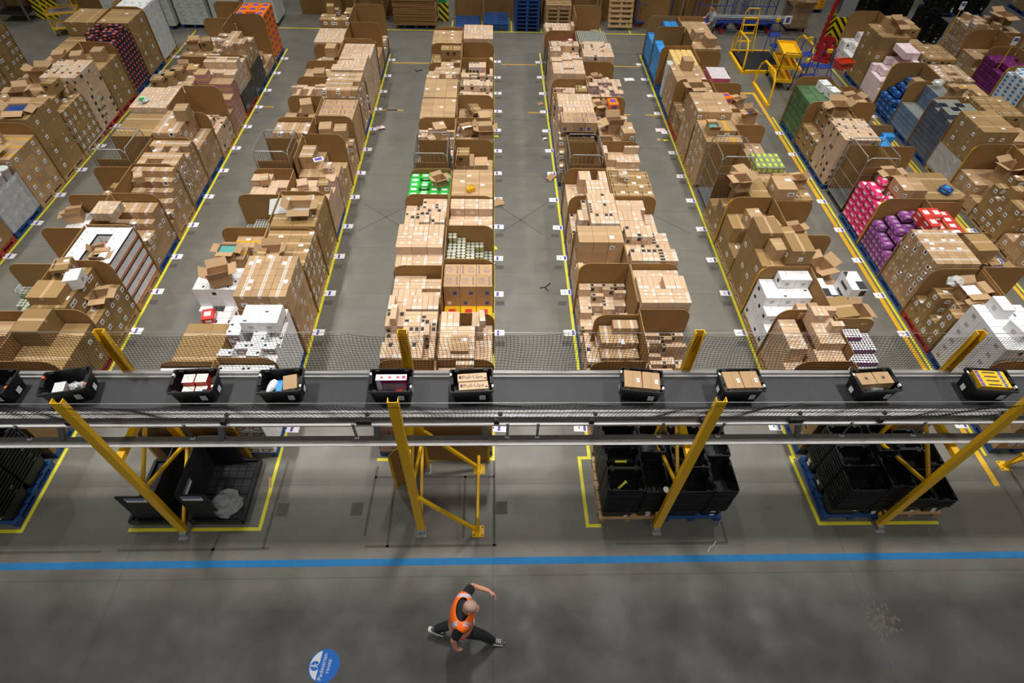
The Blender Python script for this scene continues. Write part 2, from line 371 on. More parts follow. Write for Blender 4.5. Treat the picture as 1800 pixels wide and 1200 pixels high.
tag(obj('strap_scrap', b, None, (x, y, 0)), 'black forked strap scrap on centre aisle floor', 'litter')
x, y = at_px(735, 125); b = MB(); b.tube([(-.12, .08, .012), (-.03, -.06, .02), (.05, .04, .02), (.16, .06, .012)], .014, 'rubber', 6)
tag(obj('strap_scrap', b, None, (x, y, 0)), 'black strap scrap on floor of aisle left of centre, far end', 'litter')
x, y = at_px(1250, 962); b = MB(); b.tube([(-.08, -.08, .008), (-.02, 0, .008), (.05, .04, .008), (.1, .1, .008)], .006, 'paper', 6)
tag(obj('string_scrap', b, None, (x, y, 0)), 'thin white string on floor near blue line', 'litter')

# ---------------------------------------------------------------- countable goods: styles, registry
STY = {}   # style -> dict(dims, build(tone)->MB, look, name, cat)
def style(key, dims, look, name, cat, fn): STY[key] = dict(d=dims, look=look, name=name, cat=cat, fn=fn, mesh={}, arr={})
def bx(w_, d_, h_, m, tone, g=.003):
    b = MB(tone); b.box(-w_ / 2 + g, w_ / 2 - g, -d_ / 2 + g, d_ / 2 - g, 0, h_ - .003, m); return b
def top(b, h_, x0, x1, y0, y1, m, dz=0): z = h_ - .0015 + dz; b.face([(x0, y0, z), (x1, y0, z), (x1, y1, z), (x0, y1, z)], m)
def fr(b, d_, x0, x1, z0, z1, m, s=-1, dz=0):
    y = s * (d_ / 2 - .0015 + dz); p = [(x0, y, z0), (x1, y, z0), (x1, y, z1), (x0, y, z1)]; b.face(p if s < 0 else p[::-1], m)
def sd(b, w_, y0, y1, z0, z1, m, s=1, dz=0):
    x = s * (w_ / 2 - .0015 + dz); p = [(x, y0, z0), (x, y1, z0), (x, y1, z1), (x, y0, z1)]; b.face(p if s > 0 else p[::-1], m)
def parcel(w_, d_, h_, lab=False, body='cardboard_light'):
    def fn(t, v):
        b = bx(w_, d_, h_, body, t); e = d_ / 2
        if v % 3 != 2: top(b, h_, -w_ / 2 + .003, w_ / 2 - .003, -e + .003, -e + d_ * .24, 'tape_pale'); fr(b, d_, -w_ / 2 + .003, w_ / 2 - .003, h_ * .45, h_ - .003, 'tape_pale')
        if v % 4 == 0: top(b, h_, -w_ * .18, w_ * .12, d_ * .05, d_ * .2, 'paper')
        if v % 3 == 1: sd(b, w_, -d_ * .2, d_ * .1, h_ * .3, h_ * .7, 'tape_pale', 1); sd(b, w_, -d_ * .2, d_ * .1, h_ * .3, h_ * .7, 'tape_pale', -1)
        if lab and v % 2 == 0:
            top(b, h_, -w_ * .32, w_ * .32, e - .085, e - .015, 'print_dark'); fr(b, d_, -w_ * .32, w_ * .32, h_ * .4, h_ * .85, 'print_dark', 1); fr(b, d_, -w_ * .25, w_ * .25, h_ * .15, h_ * .55, 'print_dark', -1, .001)
            for s in (1, -1): sd(b, w_, e - .1, e - .02, h_ * .3, h_ * .75, 'print_dark', s)
        return b
    return fn
def carton(w_, d_, h_, body='cardboard', tape='tape_clear', lab=0, mark=None, band=None, endlab=0):
    def fn(t, v):
        b = bx(w_, d_, h_, body, t)
        if tape:
            q = .028; top(b, h_, -w_ / 2 + .003, w_ / 2 - .003, -q, q, tape)
            for s in (1, -1): sd(b, w_, -q, q, h_ - .07, h_ - .003, tape, s)
            top(b, h_, -w_ / 2 + .004, w_ / 2 - .004, -.0025, .0025, 'print_dark', .0006)
        if lab and v % 4 < lab:
            for s in (1, -1):
                fr(b, d_, w_ * .08, w_ * .08 + .11, h_ * .35, h_ * .35 + .1, 'paper', s); fr(b, d_, w_ * .08 + .02, w_ * .08 + .09, h_ * .35 + .03, h_ * .35 + .06, 'print_dark', s, .001)
                sd(b, w_, -.05, .06, h_ * .35, h_ * .35 + .1, 'paper', s); sd(b, w_, -.03, .03, h_ * .35 + .03, h_ * .35 + .055, 'print_dark', s, .001)
            if v % 2 == 0: top(b, h_, w_ * .1, w_ * .1 + .1, d_ * .1, d_ * .1 + .07, 'paper', .001)
        if mark:
            for s in (1, -1):
                fr(b, d_, -w_ * .34, -w_ * .02, h_ * .55, h_ * .75, mark, s); fr(b, d_, -w_ * .34, -w_ * .1, h_ * .4, h_ * .48, mark, s)
                sd(b, w_, -d_ * .3, d_ * .1, h_ * .55, h_ * .7, mark, s)
            top(b, h_, -w_ * .38, -w_ * .3, -d_ * .3, d_ * .3, mark)
        if band:
            for s in (1, -1): fr(b, d_, -w_ / 2 + .003, w_ / 2 - .003, h_ * .12, h_ * .2, band, s); fr(b, d_, -w_ / 2 + .003, w_ / 2 - .003, h_ * .7, h_ * .78, band, s); sd(b, w_, -d_ / 2 + .003, d_ / 2 - .003, h_ * .12, h_ * .2, band, s); sd(b, w_, -d_ / 2 + .003, d_ / 2 - .003, h_ * .7, h_ * .78, band, s)
        return b
    return fn
style('P', (.11, .30, .2), 'small taped tan parcel', 'parcel_box', 'parcel', parcel(.11, .30, .2))
style('Q', (.11, .28, .2), 'tan black-labelled parcel', 'labelled_parcel_box', 'parcel', parcel(.11, .28, .2, True))
style('S', (.2, .29, .17), 'medium plain tan carton', 'shipping_carton', 'box', carton(.2, .29, .17, 'cardboard', 'tape_pale', 1))
style('C', (.33, .4, .3), 'plain brown cardboard box', 'cardboard_box', 'box', carton(.33, .4, .3, 'cardboard', 'tape_clear', 1))
style('D', (.33, .4, .3), 'deep brown cardboard box', 'cardboard_box', 'box', carton(.33, .4, .3, 'cardboard_deep', 'tape_clear', 1, 'print_dark'))
style('G', (.49, .59, .42), 'large brown cardboard box', 'large_cardboard_box', 'box', carton(.49, .59, .42, 'cardboard_deep', 'tape_clear', 2))
style('K', (.24, .3, .24), 'brown carton with white label', 'labelled_carton', 'box', carton(.24, .3, .24, 'cardboard_deep', 'tape_clear', 3))
style('Y', (.33, .4, .26), 'brown yellow-taped carton', 'yellow_taped_carton', 'box', carton(.33, .4, .26, 'cardboard', 'tape_yellow', 2))
style('M', (.25, .3, .17), 'tan carton with magenta stripes', 'striped_carton', 'box', carton(.25, .3, .17, 'cardboard_light', None, 0, None, 'print_purple'))
LET = text_mb('playmobil', .055, 'print_blue', .0004)
def blue_print(t, v):
    b = bx(.33, .3, .28, 'cardboard', t); top(b, .28, -.16, .16, -.002, .002, 'cardboard_deep', .0004)
    b.add(LET, Matrix.Translation((.11, 0, .2795)) @ Matrix.Rotation(-PI / 2, 4, 'Z'))
    for a0, a1, r_ in ((3.5, 5.9, .06), (.3, 2.8, .07)):
        for i in range(7):
            p, q = a0 + (a1 - a0) * i / 7, a0 + (a1 - a0) * (i + 1) / 7
            b.face([(-.06 + k * r_ * math.cos(x), k * r_ * math.sin(x), .2792) for k, x in ((1, p), (1, q), (.86, q), (.86, p))], 'print_blue')
    for u in (-.08, -.04): b.cyl(u, .02, .279, .2796, .008, 'print_blue', 6)
    for s in (1, -1): fr(b, .3, .02, .1, .05, .14, 'paper' if v % 2 else 'print_blue', s)
    return b
style('B', (.33, .3, .28), 'tan carton with blue print', 'printed_carton', 'box', blue_print)
style('Z', (.14, .25, .16), 'small violet-edged carton', 'edged_carton', 'box', carton(.14, .25, .16, 'cardboard_light', None, 0, 'print_blue', 'print_blue'))
style('X', (.33, .4, .28), 'brown magenta-printed carton', 'magenta_carton', 'box', carton(.33, .4, .28, 'cardboard', None, 0, None, 'print_magenta'))
def whp(t, v):
    w_, d_, h_ = .3, .24, .25; b = bx(w_, d_, h_, 'white_box', t)
    for s in (1, -1):
        sd(b, w_, -d_ / 2 + .003, d_ / 2 - .003, h_ * .82, h_ - .004, 'print_dark', s); sd(b, w_, -d_ / 2 + .003, d_ / 2 - .003, .004, h_ * .18, 'orange_print', s)
        fr(b, d_, -w_ / 2 + .003, w_ / 2 - .003, h_ * .82, h_ - .004, 'print_dark', s); fr(b, d_, -w_ / 2 + .003, w_ / 2 - .003, .004, h_ * .16, 'orange_print', s)
    n = 8
    ring = [(-.07 + .022 * math.cos(2 * PI * i / n), -.05 + .022 * math.sin(2 * PI * i / n), h_ - .001) for i in range(n)]; b.face(ring, 'print_dark')
    b.face([(-.07 + .013 * math.cos(2 * PI * i / n), -.05 + .013 * math.sin(2 * PI * i / n), h_ - .0004) for i in range(n)], 'white_box'); return b
style('W', (.3, .24, .25), 'white orange-banded box', 'white_banded_box', 'box', whp)
def wpl(t, v):
    b = bx(.28, .36, .24, 'white_box', t); top(b, .24, -.14, .14, -.004, .004, 'wrap_grey')
    for s in (1, -1): fr(b, .36, -.02, .07, .08, .16, 'print_dark' if v % 3 == 0 else 'paper', s); sd(b, .28, -.06, .04, .07, .15, 'wrap_grey', s)
    if v % 2: top(b, .24, -.1, -.06, .05, .12, 'print_dark')
    return b
style('V', (.28, .36, .24), 'plain white carton', 'white_carton', 'box', wpl)
def wbk(t, v):
    b = bx(.3, .42, .2, 'white_box', t)
    top(b, .2, -.15, 0, .02, .2, 'print_dark'); b.face([(.02, -.2, .199), (.14, -.2, .199), (.14, -.06, .199)], 'print_dark')
    for s in (1, -1): fr(b, .42, -.14, -.03, .02, .17, 'print_dark', s); sd(b, .3, -.1, .1, .02, .09, 'print_dark', s)
    return b
style('J', (.3, .42, .2), 'white carton with black wedges', 'white_black_carton', 'box', wbk)
def coffee(t, v):
    b = bx(.24, .17, .18, 'white_box', t)
    for s in (1, -1): fr(b, .17, -.09, .05, .04, .13, 'print_dark', s); fr(b, .17, -.07, .03, .06, .11, 'white_box', s, .001); fr(b, .17, .06, .1, .08, .13, 'red_print', s); fr(b, .17, -.1, .02, .015, .03, 'orange_print', s)
    top(b, .18, .05, .1, -.03, .02, 'print_dark'); return b
style('E', (.24, .17, .18), 'white coffee carton with dark print', 'white_coffee_box', 'box', coffee)
def shrink(w_, d_, h_, m, acc=None, n=0, r_=.02):
    def fn(t, v):
        b = MB(t); x, y = w_ / 2 - .004, d_ / 2 - .004; rr = []
        for z, q in ((0, r_), (r_, 0), (h_ - r_ * 1.4, 0), (h_ - .003, r_)):
            X, Y = x - q, y - q; c = r_ * .7; rr.append([(-X + c, -Y, z), (X - c, -Y, z), (X, -Y + c, z), (X, Y - c, z), (X - c, Y, z), (-X + c, Y, z), (-X, Y - c, z), (-X, -Y + c, z)])
        b.grid(rr, m)
        if acc:
            top(b, h_, -w_ * .28, w_ * .25, -d_ * .2, d_ * .22, acc, .002)
            for s in (1, -1): fr(b, d_, -w_ * .2, w_ * .3, h_ * .3, h_ * .7, acc, s, .001); sd(b, w_, -d_ * .25, d_ * .2, h_ * .35, h_ * .65, acc, s, .001)
        return b
    return fn
style('o', (.3, .36, .22), 'orange shrink-wrapped pack', 'orange_pack', 'pack', shrink(.3, .36, .22, 'orange_pack', 'paper_violet'))
style('n', (.16, .2, .14), 'dark navy printed pack', 'navy_pack', 'pack', shrink(.16, .2, .14, 'navy_pack', 'orange_print', r_=.01))
style('u', (.18, .26, .14), 'purple and white shrink-wrapped pack', 'purple_pack', 'pack', shrink(.18, .26, .14, 'purple_pack', 'grey_box'))
style('m', (.24, .3, .2), 'plum-coloured pack', 'plum_pack', 'pack', shrink(.24, .3, .2, 'plum_pack', None))
style('b', (.24, .3, .2), 'bright blue pack', 'blue_pack', 'pack', shrink(.24, .3, .2, 'blue_pack', None))
style('d', (.2, .28, .16), 'deep blue shrink-wrapped pack', 'deep_blue_pack', 'pack', shrink(.2, .28, .16, 'deep_blue_pack', 'blue_pack'))
style('g', (.26, .2, .09), 'bright green pack', 'green_pack', 'pack', shrink(.26, .2, .09, 'green_pack', 'paper', r_=.012))
style('q', (.3, .3, .2), 'dark green patterned pack', 'patterned_green_pack', 'pack', shrink(.3, .3, .2, 'green_dark_pack', None))
style('k', (.24, .3, .17), 'hot pink shrink-wrapped pack', 'pink_pack', 'pack', shrink(.24, .3, .17, 'pink_pack', 'paper', r_=.04))
style('e', (.2, .2, .22), 'pale pink box', 'pale_pink_box', 'box', shrink(.2, .2, .22, 'pink_pale', None, r_=.006))
style('y', (.25, .3, .13), 'yellow printed box', 'yellow_box', 'box', shrink(.25, .3, .13, 'yellow_box', 'red_print', r_=.005))
style('c', (.16, .2, .1), 'cream wrapped packet', 'cream_packet', 'pack', shrink(.16, .2, .1, 'cream_pack', None))
style('r', (.24, .3, .14), 'red and white food pack', 'red_white_pack', 'pack', shrink(.24, .3, .14, 'red_print', 'paper', r_=.008))
style('l', (.24, .3, .12), 'white and blue carton', 'blue_white_box', 'box', shrink(.24, .3, .22, 'white_box', 'blue_pack', r_=.006))
style('i', (.26, .16, .2), 'green pack in yellow film', 'green_bottle_pack', 'pack', shrink(.26, .16, .2, 'can_green', 'lime_pack'))
def tealf(t, v):
    b = bx(.4, .4, .27, 'wrap_white', t)
    for s in (1, -1):
        y = s * (.2 - .0012)
        for cx_, rr in ((-.06, .055), (.05, .07)):
            n = 10; pts = []
            for i in range(n + 1):
                a = 2 * PI * i / n * .85 + .4
                pts.append((a, cx_))
            for i in range(n):
                a0, a1 = pts[i][0], pts[i + 1][0]
                p = [(cx_ + rr * math.cos(a0), y, .14 + rr * 1.2 * math.sin(a0)), (cx_ + rr * math.cos(a1), y, .14 + rr * 1.2 * math.sin(a1)), (cx_ + rr * .75 * math.cos(a1), y, .14 + rr * math.sin(a1)), (cx_ + rr * .75 * math.cos(a0), y, .14 + rr * math.sin(a0))]
                b.face(p, 'teal_print')
    return b
style('t', (.4, .4, .27), 'teal-swirled white carton', 'teal_swirl_carton', 'box', tealf)
def tray(nx, ny, r_, h_, body, lid, base=None, low=.35):
    """a tray of cans or jars: shrink film base and round tops"""
    def fn(t, v):
        b = MB(t); w_, d_ = nx * 2 * r_, ny * 2 * r_
        if base: b.box(-w_ / 2 + .002, w_ / 2 - .002, -d_ / 2 + .002, d_ / 2 - .002, 0, h_ * low, base)
        for i in range(nx):
            for j in range(ny):
                x, y = -w_ / 2 + r_ * (2 * i + 1), -d_ / 2 + r_ * (2 * j + 1)
                b.cyl(x, y, h_ * low if base else .002, h_ - .004, r_ * .95, body, 8, lid)
        return b
    return fn
style('f', (.24, .16, .13), 'tray of green tins', 'green_tin_tray', 'tray', tray(3, 2, .04, .13, 'can_green', 'can_lid', 'green_dark_pack'))
style('j', (.2, .2, .13), 'tray of glass jars', 'jar_tray', 'tray', tray(2, 2, .05, .13, 'jar_glass', 'can_lid'))
style('s', (.24, .24, .14), 'tray of slate-blue tins', 'slate_tin_tray', 'tray', tray(4, 4, .03, .14, 'tin_slate', 'can_lid', 'tin_slate', .8))
style('h', (.24, .24, .14), 'tray of sky-blue tins', 'blue_tin_tray', 'tray', tray(4, 4, .03, .14, 'tin_blue', 'can_lid', 'tin_blue', .8))
style('a', (.24, .24, .12), 'tray of purple bottles', 'bottle_tray', 'tray', tray(4, 4, .03, .12, 'plum_pack', 'paper', 'plum_pack', .7))
style('p', (.24, .16, .12), 'tray of pink-topped cartons', 'pink_carton_tray', 'tray', tray(6, 4, .02, .12, 'pink_red', 'paper', 'pink_red', .8))
style('w', (.3, .3, .3), 'grey tub under clear film', 'wrapped_tub', 'tub', lambda t, v: (lambda b: (b.cyl(0, 0, 0, .24, .12, 'wrap_grey', 14, None, .14), b.cyl(0, 0, .24, .285, .147, 'wrap_grey', 14, 'wrap_white'), b)[2])(MB(t)))
def tote_mb(tone=0, wl=.3, wd=.2, h_=.3, lab=True):
    b = MB(tone)
    def rr(x, y, z, c=.02): return [(-x + c, -y, z), (x - c, -y, z), (x, -y + c, z), (x, y - c, z), (x - c, y, z), (-x + c, y, z), (-x, y - c, z), (-x, -y + c, z)]
    t = .03
    rings = [rr(wl - .05, wd - .05, 0), rr(wl - .022, wd - .022, h_ - .035), rr(wl - .002, wd - .002, h_ - .035), rr(wl, wd, h_), rr(wl - .018, wd - .018, h_), rr(wl - .026, wd - .026, h_ - .035), rr(wl - .054, wd - .054, .006)]
    b.grid(rings, 'black_plastic')
    for s in (1, -1):   # stacking lugs and hand grips
        b.box(*( (wl - .05, wl - .02) if s > 0 else (-wl + .02, -wl + .05)), -.06, .06, h_ - .03, h_ - .004, 'black_plastic')
        for q in (-1, 1): b.box(q * (wl - .1) - .03, q * (wl - .1) + .03, *((wd - .045, wd - .02) if s > 0 else (-wd + .02, -wd + .045)), h_ - .04, h_ - .004, 'black_plastic')
    if lab: fr(b, 2 * wd - .07, wl * .35, wl * .35 + .07, .04, .11, 'paper', -1, .012); sd(b, 2 * wl - .07, -.03, .05, .05, .11, 'paper', 1, .012); sd(b, 2 * wl - .07, -.03, .05, .05, .11, 'paper', -1, .012)
    return b
style('T', (.6, .4, .3), 'black plastic crate nested in a stack', 'plastic_crate', 'crate', lambda t, v: tote_mb(t, lab=(v % 2 == 0)))

REG = []   # dicts: sty, var, M, label, group
NV = 6
def reg(sty, x, y, z, rz=0, sc=(1, 1, 1), label='', group='', tilt=None, var=None):
    M = Matrix.Translation((x, y, z)) @ Matrix.Rotation(rz, 4, 'Z')
    if tilt: M = M @ Matrix.Rotation(tilt[0], 4, 'X') @ Matrix.Rotation(tilt[1], 4, 'Y')
    M = M @ Matrix.Diagonal((*sc, 1))
    REG.append(dict(s=sty, v=R.randrange(NV) if var is None else var, M=M, label=label, group=group))
OCC = []   # extra occluder quads for the visibility test
PAL = {}
def pallet_mb(m, wx=1.0, dy=1.19):
    b = MB()
    for i in range(7): y = -dy / 2 + .05 + i * (dy - .1) / 6; b.box(-wx / 2, wx / 2, y - .048, y + .048, .122, .144, m)
    for x in (-wx / 2 + .05, 0, wx / 2 - .05):
        b.box(x - .05, x + .05, -dy / 2 + .01, dy / 2 - .01, .1, .1215, m); b.box(x - .05, x + .05, -dy / 2 + .01, dy / 2 - .01, 0, .022, m)
        for y in (-dy / 2 + .08, 0, dy / 2 - .08): b.box(x - .05, x + .05, y - .07, y + .07, .022, .1, m)
    return b
for key, m in (('wood', 'wood'), ('blue', 'wood_blue'), ('red', 'wood_red')): PAL[key] = pallet_mb(m).mesh('pallet')
PNAME = {'wood': 'bare wooden pallet', 'blue': 'blue-painted wooden pallet', 'red': 'red-painted wooden pallet'}
def pallet(x, y, kind, label, group=None, rot=0, z=0):
    return tag(obj('pallet', PAL[kind], None, (x, y, z), rot), label, 'pallet', group)

def pos_label(label, i, j, l):
    head, _, tail = label.partition(', ')
    lay = 'raised-layer' if l < 0 else 'top-layer' if l == 0 else f'{ORD[l]}-layer-down'
    return f'{head}, {lay}, {ORD[min(i, 15)]}-from-left, {ORD[min(j, 15)]}-from-front, {tail}'
def fill(sty, x0, x1, y0, y1, z0, H_, mode, label, group, aisle=0, rot0=None, tagtop=True):
    """stack boxes on an area; only the outer shell is registered. returns the height map top"""
    w_, d_, h_ = STY[sty]['d']; N = max(1, round(H_ / h_)); hz = h_ 
    small = w_ < .26
    bands = [(x0, x1, y0, y1)]
    if sty in 'PQ': 
        n = 3; ys = [y0 + (y1 - y0) * i / n for i in range(n + 1)]; bands = []
        for i in range(n):
            if R.random() < .35: xm = x0 + (x1 - x0) * R.choice((.36, .6)); bands += [(x0, xm, ys[i], ys[i + 1]), (xm, x1, ys[i], ys[i + 1])]
            else: bands.append((x0, x1, ys[i], ys[i + 1]))
    fb = {}; nfront = 0
    for (a0, a1, b0, b1) in bands:
        sw = (R.random() < (.5 if sty in 'PQ' else .3)) if rot0 is None else rot0
        if STY[sty]['name'] in ('plastic_crate',): sw = rot0
        ww, dd = (d_, w_) if sw else (w_, d_)
        nx = max(1, round((a1 - a0) / ww)); ny = max(1, round((b1 - b0) / dd)); cw, cdp = (a1 - a0) / nx, (b1 - b0) / ny
        sc = (cdp / w_, cw / d_, 1) if sw else (cw / w_, cdp / d_, 1)
        hm = [[N] * ny for _ in range(nx)]
        if b0 not in fb: fb[b0] = nfront; lx = 0
        nfront = max(nfront, fb[b0] + ny); lx0 = lx; lx += nx
        bandN = N - (1 if mode in ('full', 'rag') and len(bands) > 1 and R.random() < .3 else 0)
        for i in range(nx):
            for j in range(ny):
                ua = ((i + .5) / nx) if aisle > 0 else (1 - (i + .5) / nx)   # 0 centre of the row .. 1 aisle
                yc = (b0 + cdp * (j + .5) - y0) / (y1 - y0); q = R.random(); n = bandN
                if mode == 'full': n = bandN - (1 if q < .05 else 0) + (1 if q > .985 else 0)
                elif mode == 'flat': n = N
                elif mode == 'rag': n = bandN - (0 if q < .5 else 1 if q < .85 else 2)
                elif mode == 'step': n = round(N * (1 - .75 * ua * (1 - yc * .5)) + R.uniform(-.4, .4))
                elif mode == 'stepf': n = round(N * (.3 + .7 * yc) + R.uniform(-.4, .4))
                elif mode == 'side': n = N if ua < .55 else round(N * .6)
                elif mode == 'out': n = N if ua > .45 else round(N * .55)
                elif mode == 'hole': n = N - (2 if (.25 < ua < .75 and yc < .8) else 0)
                hm[i][j] = max(1, n)
        for i in range(nx):
            for j in range(ny):
                n = hm[i][j]
                nb = []
                for di, dj in ((1, 0), (-1, 0), (0, -1), (0, 1)):
                    ii, jj = i + di, j + dj
                    if 0 <= ii < nx and 0 <= jj < ny: nb.append(hm[ii][jj])
                    elif di: nb.append(0 if (ii < 0 and a0 <= x0 + .01) or (ii >= nx and a1 >= x1 - .01) else max(0, N - 2))
                    elif dj < 0: nb.append(0 if b0 <= y0 + .01 else max(0, N - 2))
                    else: nb.append(N - 1)
                lo = min(nb)
                for l in range(n):
                    if l < n - 1 and l >= lo or l == n - 1:
                        x, y = a0 + cw * (i + .5), b0 + cdp * (j + .5)
                        rz = PI / 2 if sw else 0
                        if R.random() < .5: rz += PI
                        if sty in 'PQ' and not R.random() < .25: rz = (PI / 2 if sw else 0)
                        jx, jy = (R.uniform(-.0015, .0015), R.uniform(-.0015, .0015))
                        rot = R.uniform(-.012, .012) if small else R.uniform(-.006, .006)
                        reg(sty, x + jx, y + jy, z0 + l * hz, rz + rot, sc, pos_label(label, lx0 + i, fb[b0] + j, N - 1 - l), group)
    return z0 + N * hz
def divider(x0, x1, y, h_, label, side, cx_, ylen, yellow=False, front=False):
    """cardboard back panel with one rounded top corner towards the aisle, plus panel along the row centre"""
    t = thing('cardboard_divider', label, 'divider', ((x0 + x1) / 2, y, 0)); ox = (x0 + x1) / 2
    def pan(pts, off, ax):
        b = MB(); n = len(pts); th = .006
        def P(p, s): return ((p[0] - ox, s * th + off, p[1]) if ax == 'y' else (off + s * th, p[0], p[1]))
        A = [P(p, -1) for p in pts]; B = [P(p, 1) for p in pts]
        b.face(A if ax == 'y' else A[::-1], 'cardboard_panel'); b.face(B[::-1] if ax == 'y' else B, 'cardboard_panel')
        for i in range(n):
            j = (i + 1) % n; b.face([A[i], B[i], B[j], A[j]], 'cardboard_edge')
        return b, A
    rad = .24; xa, xb = (x1, x0) if side > 0 else (x0, x1); s = side
    arc = [(xa - s * rad + s * rad * math.sin(a), h_ - rad + rad * math.cos(a)) for a in [PI / 2 * i / 6 for i in range(7)]]
    b, A = pan([(xa, 0.0)] + arc[::-1] + [(xb, h_), (xb, 0.0)], 0, 'y'); obj('back_panel', b, t)
    if yellow:
        b = MB()
        for p, q in zip(([(xa, .1)] + arc[::-1])[:4], ([(xa, .1)] + arc[::-1])[1:5]):
            b.bar((p[0] - ox + s * .003, -.004, p[1]), (q[0] - ox + s * .003, -.004, q[1]), .012, .03, 'tape_yellow', up=(0, 1, 0))
        tag(obj('edge_tape', b, t), 'yellow tape on the panel edge')
    xc = (xb - side * .02) - ox
    b, A = pan([(-.02, .0), (-.02, h_ - .01), (-ylen, h_ - .03), (-ylen, .0)], xc, 'x'); obj('side_panel', b, t)
    z1 = h_
    OCC.append([(x0, y, 0), (x1, y, 0), (x1, y, z1 - .1), (x0, y, z1 - .1)]); OCC.append([(xb, y, 0), (xb, y - ylen, 0), (xb, y - ylen, z1 - .03), (xb, y, z1)])
    return t
def open_box(x, y, z, w_, d_, h_, rz, label, m='cardboard', flaps=(1, 1, 1, 1), tilt=None, fill_m=None, name='open_cardboard_box', ang=None, group=None):
    t = thing(name, label, 'box', (x, y, z), (0, 0, rz) if tilt is None else (tilt[0], tilt[1], rz), group)
    b = MB(R.uniform(-1, 1)); th = .006
    b.box(-w_ / 2, w_ / 2, -d_ / 2, d_ / 2, 0, th, m)
    b.box(-w_ / 2, w_ / 2, -d_ / 2, -d_ / 2 + th, th, h_, m); b.box(-w_ / 2, w_ / 2, d_ / 2 - th, d_ / 2, th, h_, m)
    b.box(-w_ / 2, -w_ / 2 + th, -d_ / 2 + th, d_ / 2 - th, th, h_, m); b.box(w_ / 2 - th, w_ / 2, -d_ / 2 + th, d_ / 2 - th, th, h_, m)
    obj('box_body', b, t)
    if fill_m: b = MB(); b.box(-w_ / 2 + .02, w_ / 2 - .02, -d_ / 2 + .02, d_ / 2 - .02, th, h_ * .7, fill_m); obj('box_contents', b, t)
    q = random.Random(int(abs(x * 100 + y * 10)) + 1)
    for i, on in enumerate(flaps):
        if not on: continue
        a = (ang[i] if ang else q.uniform(-.5, 1.2))          # angle above horizontal, outwards
        L_ = min(w_, d_) * .48; ca, sa = math.cos(a), math.sin(a); b = MB(R.uniform(-1, 1))
        if i < 2:
            s = -1 if i == 0 else 1; y0 = s * d_ / 2
            b.obox((0, y0 + s * ca * L_ / 2, h_ + sa * L_ / 2), (w_ / 2 - .004, 0, 0), (0, s * ca * L_ / 2, sa * L_ / 2), (0, -s * sa * .003, ca * .003), m)
        else:
            s = -1 if i == 2 else 1; x0 = s * w_ / 2
            b.obox((x0 + s * ca * L_ / 2, 0, h_ + sa * L_ / 2), (s * ca * L_ / 2, 0, sa * L_ / 2), (0, d_ / 2 - .004, 0), (-s * sa * .003, 0, ca * .003), m)
        obj('flap', b, t)
    return t
LOOSE = {}
def pl(n): n = n.replace('_', ' '); return n + ('es' if n.endswith('x') else 's')
def bay(r_, side, k, sty, H_, mode='full', div=0, pal='blue', rot0=None, ex=(), look=None, yel=False, x0=None, xr=None):
    cx_ = ROWC[r_] + side * .53; ya = Y0 + PITCH * k; yb = ya + 1.2
    nm = bayname(r_, side, k)
    pallet(cx_, ya + .6, pal, f'{PNAME[pal]}, {nm}')
    s = STY[sty]; fx0, fx1 = (cx_ - .495, cx_ + .495) if xr is None else (cx_ - .495 + .99 * xr[0], cx_ - .495 + .99 * xr[1])
    z = fill(sty, fx0, fx1, ya + .012, yb - .012, .146, H_, mode, f"{look or s['look']}, {nm}", f"{pl(s['name'])} in one pallet stack", aisle=side, rot0=rot0, tagtop=False)
    if div:
        dx0, dx1 = (cx_ - .5, cx_ + .53) if side > 0 else (cx_ - .53, cx_ + .5)
        divider(dx0, dx1, yb + .012, div, f'brown cardboard divider, {nm}', side, ROWC[r_], 1.1, yel)
    for i, e in enumerate(ex):
        kind = e[0]
        if kind == 'open':   # ('open', dx, dy, dz, w, d, h, rz, label)
            _, dx, dy, dz, w_, d_, h_, rz, *rest = e
            open_box(cx_ + dx, ya + .6 + dy, z + dz, w_, d_, h_, rz, (rest[0] if rest else 'open brown cardboard box with raised flaps') + f", {nm}", fill_m=rest[1] if len(rest) > 1 else None, ang=rest[2] if len(rest) > 2 else None)
        elif kind == 'put':  # ('put', style, dx, dy, dz, rz, label, tilt)
            _, st, dx, dy, dz, rz, *rest = e
            lab = f"{rest[0] if rest else 'loose ' + STY[st]['look']} on top, {nm}"; LOOSE[lab] = LOOSE.get(lab, 0) + 1; lab = lab if LOOSE[lab] == 1 else lab.replace('loose', ORD[LOOSE[lab] - 1] + ' loose')
            reg(st, cx_ + dx, ya + .6 + dy, z + dz, rz, (1, 1, 1), lab, '', rest[1] if len(rest) > 1 else None)
        elif kind == 'base':
            _, st, a, c, d0, d1, hh, *rest = e
            fill(st, cx_ - .49 + .98 * a, cx_ - .49 + .98 * c, ya + .02 + 1.16 * d0, ya + .02 + 1.16 * d1, .146, hh, rest[0] if rest else 'full', f"{STY[st]['look']}, {nm}", f"{pl(STY[st]['name'])} beside other goods", aisle=side)
        elif kind == 'area': # ('area', style, x0,x1,y0,y1 (0..1), H)
            _, st, a, c, d0, d1, hh, *rest = e
            fill(st, cx_ - .49 + .98 * a, cx_ - .49 + .98 * c, ya + .02 + 1.16 * d0, ya + .02 + 1.16 * d1, z, hh, rest[0] if rest else 'full', f"{STY[st]['look']} on top, {nm}", f"{pl(STY[st]['name'])} on an upper tier", aisle=side)
    return z

# ---------------------------------------------------------------- the rows of pallets
B = bay
